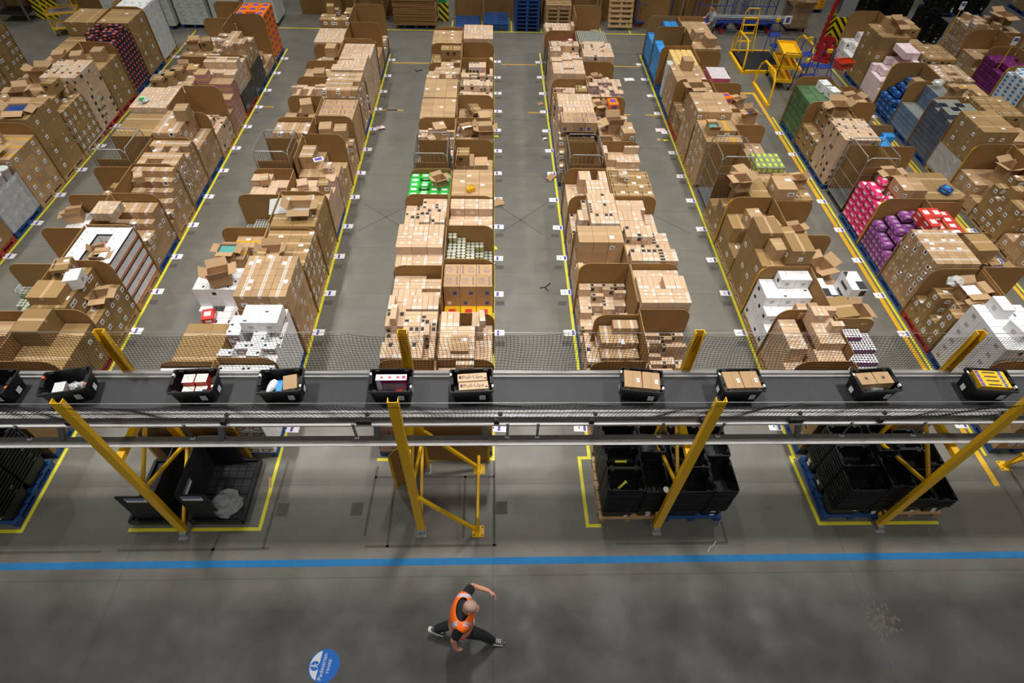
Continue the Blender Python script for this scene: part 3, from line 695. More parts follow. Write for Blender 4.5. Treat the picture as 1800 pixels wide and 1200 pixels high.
# centre-left row
B(3, -1, 0, 'M', .9, 'full', 1.35, 'blue'); B(3, 1, 0, 'P', 1.0, 'full', 1.35, 'blue')
B(3, -1, 1, 'Q', 1.25, 'full', 0, 'blue'); B(3, 1, 1, 'P', 1.2, 'side', 1.28, 'blue', ex=[('put', 'C', -.1, -.3, -.2, 0), ('put', 'P', .3, .3, 0, .1)], yel=True)
B(3, -1, 2, 'P', 1.3, 'full', 1.42, 'blue'); B(3, 1, 2, 'y', .8, 'flat', 1.6, 'blue', ex=[('area', 'B', 0, 1, .42, 1, .56, 'flat')])
B(3, -1, 3, 'P', 1.35, 'full', 0, 'wood'); B(3, 1, 3, 'j', 1.15, 'step', 1.5, 'wood')
B(3, -1, 4, 'Q', 1.0, 'out', 1.45, 'blue', ex=[('area', 'Q', .42, 1, 0, 1, .4)]); B(3, 1, 4, 'P', 1.25, 'full', 1.42, 'blue', ex=[])
B(3, -1, 5, 'g', 1.05, 'full', 1.35, 'wood', ex=[('open', .25, .1, 0, .3, .26, .2, .5, 'tilted open carton on green packs')]); B(3, 1, 5, 'C', 1.15, 'flat', 1.3, 'blue')
B(3, 1, 6, 'C', 1.0, 'rag', 1.45, 'wood', ex=[('put', 'D', -.28, .2, 0, 0), ('put', 'C', .2, -.25, 0, .05)])
B(3, -1, 7, 'Q', 1.0, 'rag', 1.4, 'blue', ex=[('put', 'C', .1, .1, 0, .3), ('put', 'S', -.1, -.3, 0, .4)]); B(3, 1, 7, 'S', 1.0, 'rag', 1.4, 'blue', ex=[('open', -.2, .2, 0, .35, .3, .2, .4, 'open tan box with white-blue contents', 'paper'), ('open', .3, .0, 0, .4, .3, .25, .1)])
B(3, -1, 8, 'C', 1.25, 'full', 1.3, 'blue'); B(3, 1, 8, 'C', .9, 'rag', 1.45, 'wood', ex=[('put', 'D', -.1, .1, 0, .5, 'slanting brown box', (.3, .25)), ('put', 'C', .25, -.3, 0, .2)])
B(3, -1, 9, 'C', 1.2, 'flat', 1.3, 'blue'); B(3, 1, 9, 'Q', 1.25, 'full', 0, 'wood')
B(3, -1, 10, 'S', 1.15, 'rag', 1.3, 'blue'); B(3, 1, 10, 'Q', 1.2, 'rag', 1.45, 'blue')
B(3, -1, 11, 'D', 1.3, 'stepf', 1.4, 'wood'); B(3, 1, 11, 'P', .75, 'full', 1.45, 'blue')
B(3, -1, 12, 'C', 1.1, 'full', 1.45, 'blue'); B(3, 1, 12, 'P', 1.35, 'flat', 0, 'blue')
# mid-left row
B(2, -1, 0, 'W', .95, 'flat', 1.3, 'blue'); B(2, 1, 0, 'E', 1.0, 'flat', 1.4, 'blue')
B(2, -1, 1, 'G', .9, 'flat', 0, 'wood'); B(2, 1, 1, 'E', 1.2, 'rag', 1.35, 'blue', ex=[('area', 'V', .3, 1, .5, .9, .24, 'rag')])
B(2, -1, 2, 'V', .75, 'rag', 0, 'wood', ex=[('area', 'V', 0, 1, .45, 1, .5, 'flat'), ('open', .05, .15, .52, .4, .34, .25, .35, 'open white box with raised flaps', None, None), ('put', 'r', -.2, -.4, 0, .2)])
B(2, 1, 2, 'S', 1.45, 'full', 1.42, 'wood')
B(2, -1, 3, 'Y', .95, 'rag', 1.4, 'wood', ex=[('open', -.2, .0, 0, .36, .28, .14, 0, 'open carton of turquoise goods', 'teal_print')]); B(2, 1, 3, 'K', 1.2, 'full', 1.4, 'wood', ex=[('open', -.2, -.3, 0, .4, .3, .2, .1)])
B(2, -1, 4, 's', .7, 'step', 1.4, 'blue', ex=[]); B(2, 1, 4, 'G', 1.3, 'flat', 1.5, 'wood', ex=[('open', .1, -.1, 0, .5, .36, .22, .05, 'big open brown box with raised flaps')])
B(2, -1, 5, 'M', 1.1, 'rag', 1.3, 'wood', ex=[('put', 'S', -.1, .2, 0, .2)]); B(2, 1, 5, 'M', 1.1, 'rag', 0, 'blue', ex=[('put', 'M', -.2, 0, 0, .3), ('put', 'K', .35, -.1, 0, .1)])
B(2, 1, 6, 'C', .9, 'rag', 1.55, 'wood', ex=[('put', 'S', -.25, .1, 0, .1), ('area', 'S', 0, .35, .3, .8, .34, 'flat'), ('put', 'S', .2, -.3, 0, .2)])
B(2, -1, 7, 'D', 1.0, 'full', 1.35, 'wood', ex=[('area', 'S', 0, 1, .5, 1, .2, 'full')]); B(2, 1, 7, 'C', .9, 'rag', 1.4, 'wood', ex=[('put', 'C', -.15, .2, 0, .1), ('put', 'C', .28, .1, 0, .1)])
B(2, -1, 8, 'C', .95, 'rag', 1.35, 'wood', ex=[('put', 'C', .1, .3, 0, .3)]); B(2, 1, 8, 'B', 1.2, 'flat', 1.3, 'wood', ex=[])
B(2, -1, 9, 'P', 1.1, 'rag', 1.35, 'blue'); B(2, 1, 9, 'S', 1.35, 'full', 1.4, 'blue')
B(2, -1, 10, 'C', .9, 'full', 1.3, 'blue', ex=[('put', 'C', .1, -.2, 0, .1)]); B(2, 1, 10, 'P', 1.4, 'full', 0, 'wood')
B(2, -1, 11, 'S', 1.0, 'rag', 1.3, 'blue', ex=[('put', 'C', .2, .1, 0, 0)]); B(2, 1, 11, 'P', 1.2, 'flat', 1.5, 'wood')
B(2, -1, 12, 'P', 1.15, 'flat', 0, 'blue'); B(2, 1, 12, 'C', .5, 'flat', 1.55, 'blue', ex=[('open', .1, .1, 0, .4, .3, .2, .1)])
B(2, -1, 13, 'K', 1.4, 'rag', 0, 'blue', ex=[('put', 'K', -.2, .1, 0, .1)]); B(2, 1, 13, 'S', .5, 'rag', 1.7, 'blue')
# left row
B(1, 1, 0, 'G', .9, 'flat', 1.3, 'blue'); B(1, -1, 0, 'G', .9, 'rag', 1.3, 'blue')
B(1, -1, 1, 'C', .9, 'rag', 1.3, 'blue'); B(1, 1, 1, 'G', 1.25, 'stepf', 1.35, 'red')
B(1, -1, 2, 'f', .95, 'step', 1.4, 'wood', ex=[]); B(1, 1, 2, 'K', 1.2, 'side', 1.5, 'wood', ex=[('put', 'G', -.22, -.26, -.22, PI / 2), ('put', 'V', .1, .1, 0, .2, 'white printed carton'), ('put', 'D', -.2, .35, 0, .2), ('open', .35, .1, -.5, .32, .3, .2, .2)])
B(1, -1, 3, 'C', .4, 'rag', 1.35, 'wood', ex=[]); B(1, 1, 3, 'W', 1.25, 'hole', 1.45, 'wood', ex=[('open', .05, -.1, -.25, .26, .22, .25, .4, 'tipped open white box', None, None), ('open', .2, -.35, -.2, .3, .24, .22, .1, 'open brown box of dark goods', 'print_dark')])
B(1, -1, 4, 'V', .8, 'rag', 1.35, 'wood', ex=[('open', -.35, .3, 0, .34, .3, .22, .3, 'open white box with magenta end', None)]); B(1, 1, 4, 'S', 1.2, 'stepf', 1.4, 'blue', ex=[('area', 'P', 0, .5, .2, .6, .2, 'flat')])
B(1, -1, 5, 'K', .8, 'step', 1.3, 'wood'); B(1, 1, 5, 'S', 1.25, 'stepf', 1.4, 'wood', ex=[('put', 'S', -.1, 0, 0, .4)])
B(1, 1, 6, 'S', 1.25, 'rag', 1.4, 'blue', rot0=False)
B(1, -1, 7, 'G', 1.35, 'flat', 0, 'blue'); B(1, 1, 7, 'S', 1.3, 'side', 1.45, 'blue', ex=[('put', 'C', .1, .2, 0, .1)])
B(1, -1, 8, 'P', 1.35, 'flat', 0, 'blue'); B(1, 1, 8, 'Q', .9, 'rag', 1.6, 'wood')
B(1, -1, 9, 'S', 1.2, 'full', 0, 'blue', ex=[('put', 'D', -.3, -.2, 0, .1), ('put', 'D', -.1, .1, 0, .1), ('put', 'D', .05, .4, 0, .1)]); B(1, 1, 9, 'X', 1.4, 'stepf', 0, 'wood')
B(1, -1, 10, 'C', .9, 'rag', 1.35, 'blue', ex=[('open', -.3, .2, 0, .34, .26, .2, .1), ('put', 'Y', .1, 0, 0, .1)]); B(1, 1, 10, 'P', 1.4, 'full', 1.45, 'red')
B(1, -1, 11, 'D', 1.1, 'flat', 0, 'blue', ex=[('open', -.2, 0, 0, .34, .3, .2, .2), ('put', 'D', .2, 0, 0, .3)]); B(1, 1, 11, 'S', 1.5, 'rag', 0, 'blue')
B(1, -1, 12, 'p', .8, 'full', 1.6, 'blue'); B(1, 1, 12, 'C', .35, 'rag', 1.75, 'blue', ex=[('open', .2, -.2, 0, .4, .3, .2, .1, 'open low box near rolled black film', 'paper')], yel=True)
B(1, 1, 13, 'o', 1.45, 'full', 0, 'blue'); B(1, -1, 13, 'S', .9, 'rag', 1.7, 'blue')
# far-left row
B(0, 1, 4, 'G', 1.2, 'flat', 0, 'red'); B(0, 1, 5, 'w', 1.2, 'full', 0, 'blue')
B(0, 1, 6, 'Y', 1.35, 'flat', 1.75, 'wood', ex=[('put', 'Y', -.2, .1, 0, .1), ('open', -.1, -.38, 0, .6, .3, .2, 0, 'open carton of bright blue goods', 'blue_pack')]); B(0, -1, 6, 'Y', 1.3, 'full', 0, 'wood')
B(0, 1, 7, 'G', 1.68, 'flat', 0, 'wood', ex=[('open', .1, -.2, 0, .5, .4, .12, .1, 'split open carton showing blue goods', 'deep_blue_pack')]); B(0, -1, 7, 'G', 1.3, 'full', 0, 'wood')
B(0, 1, 8, 'K', 1.45, 'rag', 0, 'wood', ex=[('put', 'D', .1, .2, 0, 0)]); B(0, -1, 8, 'G', 1.3, 'rag', 0, 'wood', ex=[('open', .3, 0, 0, .4, .35, .3, .2)])
B(0, 1, 9, 'Q', 1.65, 'flat', 0, 'red'); B(0, -1, 9, 'C', 1.2, 'rag', 0, 'wood', ex=[('open', .2, .1, 0, .5, .4, .3, .1), ('put', 'S', -.2, 0, 0, .2)])
B(0, 1, 10, 'G', 1.25, 'full', 1.75, 'red', ex=[('put', 'C', -.3, -.1, 0, .3), ('put', 'C', .2, .2, 0, .1)]); B(0, -1, 10, 'C', 1.3, 'rag', 0, 'wood', ex=[('put', 'C', .1, .1, 0, .3)])
B(0, 1, 11, 'n', 1.65, 'rag', 0, 'blue'); B(0, -1, 11, 'G', 1.25, 'flat', 0, 'wood')
B(0, 1, 12, 'G', 1.7, 'hole', 1.9, 'blue'); B(0, -1, 12, 'G', 1.6, 'flat', 0, 'wood')
B(0, 1, 13, 'V', 1.75, 'flat', 1.98, 'wood', look='white film-wrapped carton'); B(0, -1, 13, 'C', 1.3, 'rag', 0, 'wood')
for k, st, h_, md in ((7, 'C', 1.4, 'rag'), (8, 'S', 1.6, 'full'), (9, 'V', .6, 'rag'), (10, 'K', 1.4, 'full'), (11, 'K', 1.9, 'full')): B(-1, 1, k, st, h_, md, 1.9 if k > 8 else 0, 'wood')
for k, st in ((8, 'C'), (9, 'C'), (10, 'G'), (11, 'S')): B(-1, -1, k, st, 1.2, 'rag', 1.7 if k > 9 else 0, 'wood')
# centre-right row
B(4, -1, 0, 'D', .9, 'full', 1.3, 'wood'); B(4, 1, 0, 'P', .8, 'full', 0, 'wood')
B(4, -1, 1, 'Q', .55, 'full', 0, 'blue', ex=[('area', 'S', .25, 1, .3, .9, .5, 'stepf')]); B(4, 1, 1, 'Q', .55, 'rag', 1.4, 'blue')
divider(2.0, 2.87, Y0 + PITCH * 1.9, 1.35, 'short cardboard divider around parcels, left side, second bay from conveyor, centre-right row', -1, 2.87, .85)
B(4, -1, 2, 'Q', .75, 'stepf', 1.5, 'blue', yel=True); B(4, 1, 2, 'P', 1.4, 'full', 1.5, 'blue')
B(4, -1, 3, 'P', .8, 'full', 1.45, 'blue', ex=[('area', 'C', 0, 1, .5, 1, .6, 'flat')]); B(4, 1, 3, 'Q', 1.4, 'full', 0, 'blue')
B(4, -1, 4, 'Q', 1.1, 'side', 1.45, 'blue', ex=[('area', 'Q', .35, 1, 0, 1, .2, 'full')]); B(4, 1, 4, 'P', 1.25, 'side', 1.45, 'blue')
B(4, -1, 5, 'P', 1.2, 'side', 1.4, 'blue'); B(4, 1, 5, 'D', 1.2, 'flat', 1.35, 'wood', ex=[('put', 'S', -.2, .2, 0, .1)])
B(4, 1, 6, 'P', 1.1, 'stepf', 1.45, 'blue')
B(4, -1, 7, 'K', 1.25, 'stepf', 0, 'blue', ex=[('area', 'B', 0, 1, .5, 1, .28, 'flat')]); B(4, 1, 7, 'C', 1.1, 'rag', 0, 'blue', ex=[('open', -.1, .1, 0, .4, .4, .3, .1), ('put', 'C', .2, -.35, 0, .1)])
B(4, -1, 8, 'P', 1.35, 'full', 0, 'blue'); B(4, 1, 8, 'P', 1.0, 'rag', 1.45, 'blue', ex=[('put', 'C', 0, 0, 0, .05), ('put', 'o', 0, -.05, .3, .1, 'orange nappy pack'), ('open', -.35, .2, 0, .25, .25, .3, .3)])
B(4, -1, 9, 'Q', 1.0, 'rag', 1.4, 'blue', ex=[('open', -.25, -.35, 0, .5, .3, .2, 0), ('put', 'D', .3, -.1, 0, 0)]); B(4, 1, 9, 'Z', 1.2, 'rag', 0, 'blue')
B(4, -1, 10, 'P', 1.35, 'full', 0, 'blue'); B(4, 1, 10, 'P', .9, 'rag', 1.4, 'blue', ex=[('open', -.1, .2, 0, .25, .2, .15, .3), ('put', 'S', .2, 0, 0, .3)])
B(4, -1, 11, 'Q', 1.35, 'full', 0, 'blue'); B(4, 1, 11, 'Q', 1.35, 'flat', 0, 'blue')
B(4, -1, 12, 'k', 1.1, 'step', 1.4, 'wood', look='pink shrink-wrapped bag', ex=[('put', 'D', .25, -.1, -.2, .1)]); B(4, 1, 12, 's', 1.3, 'flat', 1.4, 'wood', look='tray of grey-white cartons')
B(4, -1, 13, 'P', 1.3, 'full', 0, 'blue'); B(4, 1, 13, 'S', .9, 'rag', 1.8, 'blue')
# mid-right row
B(5, -1, 0, 'D', .8, 'full', 1.3, 'blue'); B(5, 1, 0, 'C', .9, 'full', 0, 'blue')
B(5, -1, 1, 'P', 1.05, 'side', 1.4, 'wood', ex=[('area', 'P', .5, 1, .3, 1, .4, 'stepf')]); B(5, 1, 1, 'a', .75, 'stepf', 1.15, 'wood')
B(5, -1, 2, 'V', 1.2, 'stepf', 1.45, 'wood', ex=[('put', 'S', .0, -.5, -.2, 0), ('put', 'S', .25, -.48, -.2, 0)], yel=True); B(5, 1, 2, 'C', .6, 'flat', 0, 'wood', ex=[('put', 'G', -.1, -.3, 0, .15), ('area', 'J', 0, 1, .5, 1, .6, 'rag'), ('open', .35, -.3, 0, .3, .4, .3, .1)])
B(5, -1, 3, 'G', 1.25, 'full', 0, 'wood', ex=[('put', 'C', -.1, -.2, 0, .1), ('put', 'D', .2, .2, 0, .1)]); B(5, 1, 3, 'Y', .6, 'rag', 1.3, 'wood', ex=[('open', .1, 0, 0, .5, .4, .3, .3, 'yellowish open carton with raised flaps'), ('put', 'V', -.3, -.4, 0, .05)])
B(5, -1, 4, 'G', .95, 'rag', 1.45, 'wood', ex=[('put', 'C', 0, .2, 0, .1), ('put', 'C', .3, -.1, 0, .2), ('open', 0, -.4, 0, .35, .3, .2, .2)], yel=True); B(5, 1, 4, 'S', .5, 'rag', 1.35, 'wood', ex=[('open', .1, .2, 0, .35, .25, .2, .2), ('open', .0, -.4, 0, .35, .25, .15, .2, 'open flat box of white leaflets', 'paper')])
B(5, -1, 5, 'G', 1.2, 'rag', 0, 'wood', ex=[('put', 'C', -.1, .2, 0, .3), ('open', -.2, -.2, 0, .35, .35, .3, .2)]); B(5, 1, 5, 'D', 1.1, 'full', 0, 'blue', ex=[('open', .3, .1, 0, .3, .25, .2, .2), ('area', 'C', 0, .5, 0, .5, .3, 'flat')])
B(5, 1, 6, 'C', 1.0, 'full', 0, 'blue', ex=[('area', 'i', .1, .9, .3, .9, .2, 'rag')])
B(5, -1, 7, 'Y', 1.3, 'full', 1.45, 'wood', ex=[('open', -.25, -.1, 0, .3, .34, .22, 0, 'open box with turquoise contents', 'teal_print')]); B(5, 1, 7, 'C', 1.0, 'rag', 1.3, 'wood')
B(5, -1, 8, 'C', 1.35, 'flat', 0, 'wood'); B(5, 1, 8, 'C', .9, 'flat', 1.15, 'blue', ex=[('open', .2, .0, 0, .3, .3, .35, .2, 'tall open box of dark blue goods', 'deep_blue_pack')])
B(5, -1, 9, 'D', 1.2, 'side', 1.45, 'red', ex=[('open', -.15, -.2, 0, .45, .36, .3, .1)]); B(5, 1, 9, 'S', .9, 'rag', 1.35, 'blue', ex=[('put', 'o', -.1, .1, 0, .3, 'flat orange carton'), ('open', .3, .1, 0, .3, .25, .1, .4)])
B(5, -1, 10, 'C', 1.3, 'full', 0, 'blue'); B(5, 1, 10, 'p', .9, 'side', 1.2, 'wood', ex=[('area', 'p', 0, .6, 0, .7, .36, 'flat')])
B(5, -1, 11, 'c', 1.25, 'flat', 1.45, 'blue', xr=(.22, 1), ex=[]); B(5, 1, 11, 'S', .4, 'flat', 1.3, 'wood')
B(5, -1, 12, 'b', 1.0, 'full', 1.6, 'blue', xr=(0, .3)); B(5, 1, 12, 'C', 1.1, 'rag', 0, 'wood', ex=[('put', 'C', .1, -.3, 0, .2), ('put', 'C', -.2, .2, 0, .1)])
B(5, -1, 13, 'b', 1.2, 'side', 1.5, 'blue'); B(5, 1, 13, 'C', 1.2, 'full', 1.5, 'wood')
# right row
B(6, -1, 0, 'C', .8, 'rag', 1.3, 'blue'); B(6, 1, 0, 'C', .6, 'rag', 1.3, 'blue')
B(6, -1, 1, 'V', 1.35, 'full', 0, 'blue', ex=[('put', 'V', -.1, -.2, 0, .2)]); B(6, 1, 1, 'V', 1.2, 'full', 1.3, 'blue')
B(6, -1, 2, 'K', 1.0, 'rag', 1.4, 'red', ex=[('open', .1, .1, 0, .45, .35, .2, .1, 'large open box of white magazines', 'paper'), ('open', .0, -.4, 0, .35, .25, .15, .3, 'small open box of white magazines', 'paper')]); B(6, 1, 2, 'C', .7, 'rag', 1.45, 'red')
B(6, -1, 3, 'S', 1.35, 'flat', 1.45, 'blue', rot0=False); B(6, 1, 3, 'D', .9, 'rag', 1.4, 'blue', ex=[('put', 'G', -.1, .2, 0, .05), ('open', .2, -.35, 0, .35, .3, .1, .1, 'open box showing a violet pack', 'paper_violet')])
B(6, -1, 4, 'u', 1.1, 'step', 1.45, 'blue', ex=[('area', 'r', .5, 1, 0, .6, .28, 'rag')], yel=True); B(6, 1, 4, 'r', 1.0, 'side', 1.35, 'blue')
B(6, -1, 5, 'K', 1.25, 'full', 0, 'blue', xr=(.42, 1), ex=[('base', 'k', 0, .4, 0, 1, 1.35, 'rag'), ('area', 'C', .4, 1, 0, .5, .3, 'flat'), ('open', .05, .3, 0, .36, .3, .24, .1)]); B(6, 1, 5, 'G', 1.1, 'flat', 0, 'blue', ex=[('put', 'd', .1, -.3, 0, .5, 'blue and violet carton'), ('open', .3, -.35, -.2, .3, .3, .12, .3)])
B(6, 1, 6, 'C', .5, 'rag', 1.4, 'blue')
B(6, -1, 7, 'Q', 1.45, 'flat', 0, 'blue'); B(6, 1, 7, 'b', 1.0, 'rag', 1.35, 'blue', ex=[])
B(6, -1, 8, 'D', 1.3, 'side', 1.4, 'blue', ex=[('open', .1, .1, 0, .45, .4, .25, 0)]); B(6, 1, 8, 'C', .5, 'rag', 1.4, 'blue')
B(6, -1, 9, 'q', 1.1, 'flat', 1.6, 'blue', ex=[('put', 'V', .3, -.2, 0, .2), ('put', 'V', .2, .25, 0, .1)]); B(6, 1, 9, 'C', 1.0, 'rag', 1.3, 'blue', ex=[('open', .1, .0, 0, .45, .35, .2, .3)])
# outer-right row
B(7, -1, 4, 'C', 1.0, 'rag', 0, 'wood'); B(7, 1, 4, 'G', 1.7, 'flat', 0, 'wood')
B(7, -1, 5, 'K', 1.2, 'rag', 0, 'wood', ex=[('open', .2, -.2, 0, .35, .3, .2, .2, 'open labelled carton')]); B(7, 1, 5, 'K', 1.6, 'full', 0, 'wood')
B(7, -1, 6, 'C', .6, 'rag', 1.5, 'wood', ex=[('open', .3, 0, 0, .5, .4, .5, .3)], yel=True); B(7, 1, 6, 'G', 1.2, 'rag', 1.5, 'wood')
B(7, -1, 7, 'G', 1.65, 'flat', 1.7, 'wood'); B(7, 1, 7, 'C', 1.2, 'rag', 1.5, 'wood')
B(7, -1, 8, 's', 1.4, 'rag', 1.6, 'blue'); B(7, 1, 8, 'D', 1.35, 'flat', 0, 'wood')
B(7, -1, 9, 'h', 1.3, 'side', 1.5, 'blue', ex=[('open', .3, -.35, 0, .3, .3, .3, .2)]); B(7, 1, 9, 'Y', 1.2, 'rag', 1.4, 'wood')
B(7, -1, 10, 'd', .9, 'step', 1.55, 'blue', ex=[('put', 'C', .1, -.1, -.1, .3)], yel=True); B(7, 1, 10, 'S', 1.35, 'full', 0, 'wood')
B(7, -1, 11, 'e', 1.3, 'step', 0, 'wood', ex=[('area', 'e', .5, 1, .3, 1, .22, 'flat')]); B(7, 1, 11, 'D', 1.4, 'flat', 0, 'blue')
B(7, -1, 12, 'G', 1.65, 'flat', 0, 'blue', ex=[('open', .2, -.1, 0, .4, .4, .3, .1), ('put', 'C', .1, .3, 0, .2)]); B(7, 1, 12, 'C', 1.3, 'full', 1.4, 'wood')
B(7, -1, 13, 'V', .9, 'step', 1.8, 'wood', look='white film-wrapped pack'); B(7, 1, 13, 'D', 1.4, 'flat', 1.5, 'wood')
# far-right row
for k, st, h_, dv in ((8, 'K', 1.2, 1.4), (9, 'C', 1.3, 1.5), (10, 'l', 1.2, 1.5), (11, 'm', 1.2, 1.6), (12, 'C', .8, 1.7), (13, 'S', 1.7, 0)): B(8, -1, k, st, h_, 'rag' if k > 9 else 'full', dv, 'wood', yel=(k == 10))
for k, st, h_ in ((10, 'C', 1.2), (11, 'm', 1.0), (12, 'C', .9), (13, 'S', 1.4)): B(8, 1, k, st, h_, 'rag', 1.6, 'wood')
open_box(18.3, 22.0, 1.72, .5, .5, .3, .2, 'open brown box topmost on the far-right row, far end')
# crates nested on pallets in front of and below the conveyor, and on the far floor
ORD2 = ORD + ['seventeenth', 'eighteenth', 'nineteenth', 'twentieth', 'twenty-first', 'twenty-second', 'twenty-third', 'twenty-fourth', 'twenty-fifth', 'twenty-sixth']
def cpos(dx, dy, rot): return ('front' if dy < -.15 else 'back' if dy > .15 else 'middle') + ('-right' if dx > .25 else '-centre' if dx > .05 else '-left')
def crates(px, py, lay, label, ptype, seed=0):
    """lay: list of (dx, dy, rotated, count)"""
    pallet(px, py, ptype, f'{PNAME[ptype]} under black crates, {label}')
    for i, (dx, dy, rot, n) in enumerate(lay):
        for l in range(n):
            reg('T', px + dx + R.uniform(-.004, .004), py + dy + R.uniform(-.004, .004), .146 + .068 * l, (PI / 2 if rot else 0) + R.uniform(-.008, .008) + (PI if R.random() < .3 else 0), (.985, .985, 1), f'black crate, {"topmost" if l == n - 1 else ORD2[n - 1 - l] + "-from-top"} in the {cpos(dx, dy, rot)} stack, {label}', 'black crates ' + label)
def L5(a, c, d, e, f): return [(-.2, .4, 0, a), (-.2, 0, 0, c), (-.2, -.4, 0, d), (.3, .3, 1, e), (.3, -.3, 1, f)]
crates(2.31, 4.71, L5(13, 12, 12, 14, 11), 'before centre-right row, left pallet', 'wood')
crates(3.42, 4.71, L5(12, 12, 11, 12, 11), 'before centre-right row, right pallet', 'blue')
crates(6.22, 4.71, L5(12, 12, 11, 14, 13), 'before mid-right row, left pallet', 'blue')
crates(7.3, 4.75, L5(9, 9, 5, 6, 4), 'before mid-right row, right pallet', 'wood')
crates(-8.37, 4.72, L5(13, 12, 13, 13, 12), 'before the left row', 'blue')
crates(17.2, 26.9, L5(24, 24, 24, 20, 9), 'on red pallet, far right floor', 'red')
crates(15.9, 27.1, L5(26, 26, 22, 24, 22), 'on wooden pallet, far right floor', 'wood')
crates(20.0, 28.0, L5(20, 20, 22, 19, 20), 'on left blue pallet, far corner', 'blue')
crates(21.3, 28.0, L5(17, 18, 18, 16, 17), 'on right blue pallet, far corner', 'blue')
crates(17.3, 24.2, [(-.3, .2, 1, 14), (.12, .2, 1, 13), (.55, .2, 1, 8)], 'behind the far-right row', 'wood')
crates(-14.9, 26.2, [(-.2, .3, 0, 12), (-.2, -.15, 0, 12), (.3, .2, 1, 10)], 'behind the yellow shelf trolley', 'wood')
# white swirl-printed cartons on wrapped pallets at back left
for i in range(5):
    x0, y0 = -14.9 + 1.28 * i, 24.35 + .16 * i
    pallet(x0 + .5, y0 + .6, 'blue', f'blue pallet under teal-swirl cartons, {ORD[i]} from left at back')
    fill('t', x0, x0 + 1.0 + .16, y0, y0 + 1.19, .146, 2.43, 'flat', f'white film-wrapped carton with teal swirls, {ORD[i]} back stack from left', 'teal swirl cartons in one wrapped stack', aisle=1, rot0=False, tagtop=False)
# pallets parked along the back line
pk = [(-1.05, 'wood', 1), (.1, 'blue', 2), (1.35, 'blue', 9), (2.6, 'wood', 7)]
for x, kd, n in pk:
    for l in range(n):
        if l == 0 and kd == 'wood': kd0 = 'blue'
        else: kd0 = kd
        pallet(x, 25.55, kd0, f'{PNAME[kd0]} in stack x-row by standing cardboard'.replace('x-row', f'{ORD[pk.index((x, kd, n))]} from left') + (', topmost' if l == n - 1 else f', {ORD[n - 1 - l]} from top'), 'stacked spare pallets', rot=0, z=.146 * l)
for l in range(13): pallet(-15.3 + .02 * (l % 3), 27.3, 'wood', f'bare wooden pallet, {ORD[12 - l]} from top of tall stack at back left', 'tall pallet stack back left', z=.146 * l)
x, y = 4.9, 25.6
t = pallet(x, y, 'wood', 'bare wooden pallet standing tilted at back of centre-right row'); t.rotation_euler = (1.2, 0, 0); t.location = (5.2, 25.6, .62)
# tins and cartons far right
for i, (x, y, st, h_, pk_, nm) in enumerate(((14.1, 28.2, 'y', 1.3, 'blue', 'yellow goods'), (24.4, 28.3, 'C', 1.2, 'blue', 'left brown cartons'), (25.6, 27.4, 'C', 1.6, 'blue', 'right brown cartons'), (26.7, 26.2, 'T', 0, 'wood', 'nothing'))):
    pallet(x, y, pk_, f'{PNAME[pk_]}, far right corner floor, under {nm}' if st != 'T' else 'bare wooden pallet at far right edge of the floor')
    if st != 'T': fill(st, x - .49, x + .49, y - .58, y + .58, .146, h_, 'flat', f"{STY[st]['look']} in far right corner, {nm}", f'{nm} in far right corner', aisle=-1, rot0=False)

# ---------------------------------------------------------------- what is seen: cast a grid of rays and rank the goods
def arrays(st, v):
    s = STY[st]
    if v not in s['arr']: mb = s['fn'](-1 + 2 * ((v * 5 + 2) % NV) / (NV - 1), v); s['arr'][v] = mb
    return s['arr'][v]
bv, bf, own = [], [], []
for i, it in enumerate(REG):
    s = STY[it['s']]; w_, d_, h_ = s['d']; n = len(bv); M = it['M']
    bv += [M @ Vector(p) for p in ((-w_/2, -d_/2, 0), (w_/2, -d_/2, 0), (w_/2, d_/2, 0), (-w_/2, d_/2, 0), (-w_/2, -d_/2, h_), (w_/2, -d_/2, h_), (w_/2, d_/2, h_), (-w_/2, d_/2, h_))]
    for q in ((4, 5, 6, 7), (0, 1, 5, 4), (1, 2, 6, 5), (2, 3, 7, 6), (3, 0, 4, 7)): bf.append(tuple(n + j for j in q)); own.append(i)
for qd in OCC + [[(-20, 4.55, 2.6), (20, 4.55, 2.6), (20, 5.1, 2.6), (-20, 5.1, 2.6)]]:
    n = len(bv); bv += [Vector(p) for p in qd]; bf.append((n, n + 1, n + 2, n + 3)); own.append(-1)
tree = BVHTree.FromPolygons(bv, bf); hits = [0] * len(REG); org = Vector((0, 0, CAMZ)); Rm = Matrix([list(r_) for r_ in CR])
GX, GY = 750, 380
for j in range(GY):
    py = (j + .5) * 960 / GY
    for i in range(GX):
        d = Rm @ Vector(((i + .5) * 1800 / GX - 900, py - 600, FPX))
        h = tree.ray_cast(org, d)
        if h[2] is not None:
            o = own[h[2]]
            if o >= 0: hits[o] += 1
kinds = {}
for i, it in enumerate(REG): kinds.setdefault(STY[it['s']]['name'], []).append(i)
STUFFL = {'plastic_crate': 'remaining black crates low in the nested stacks'}
total = 0
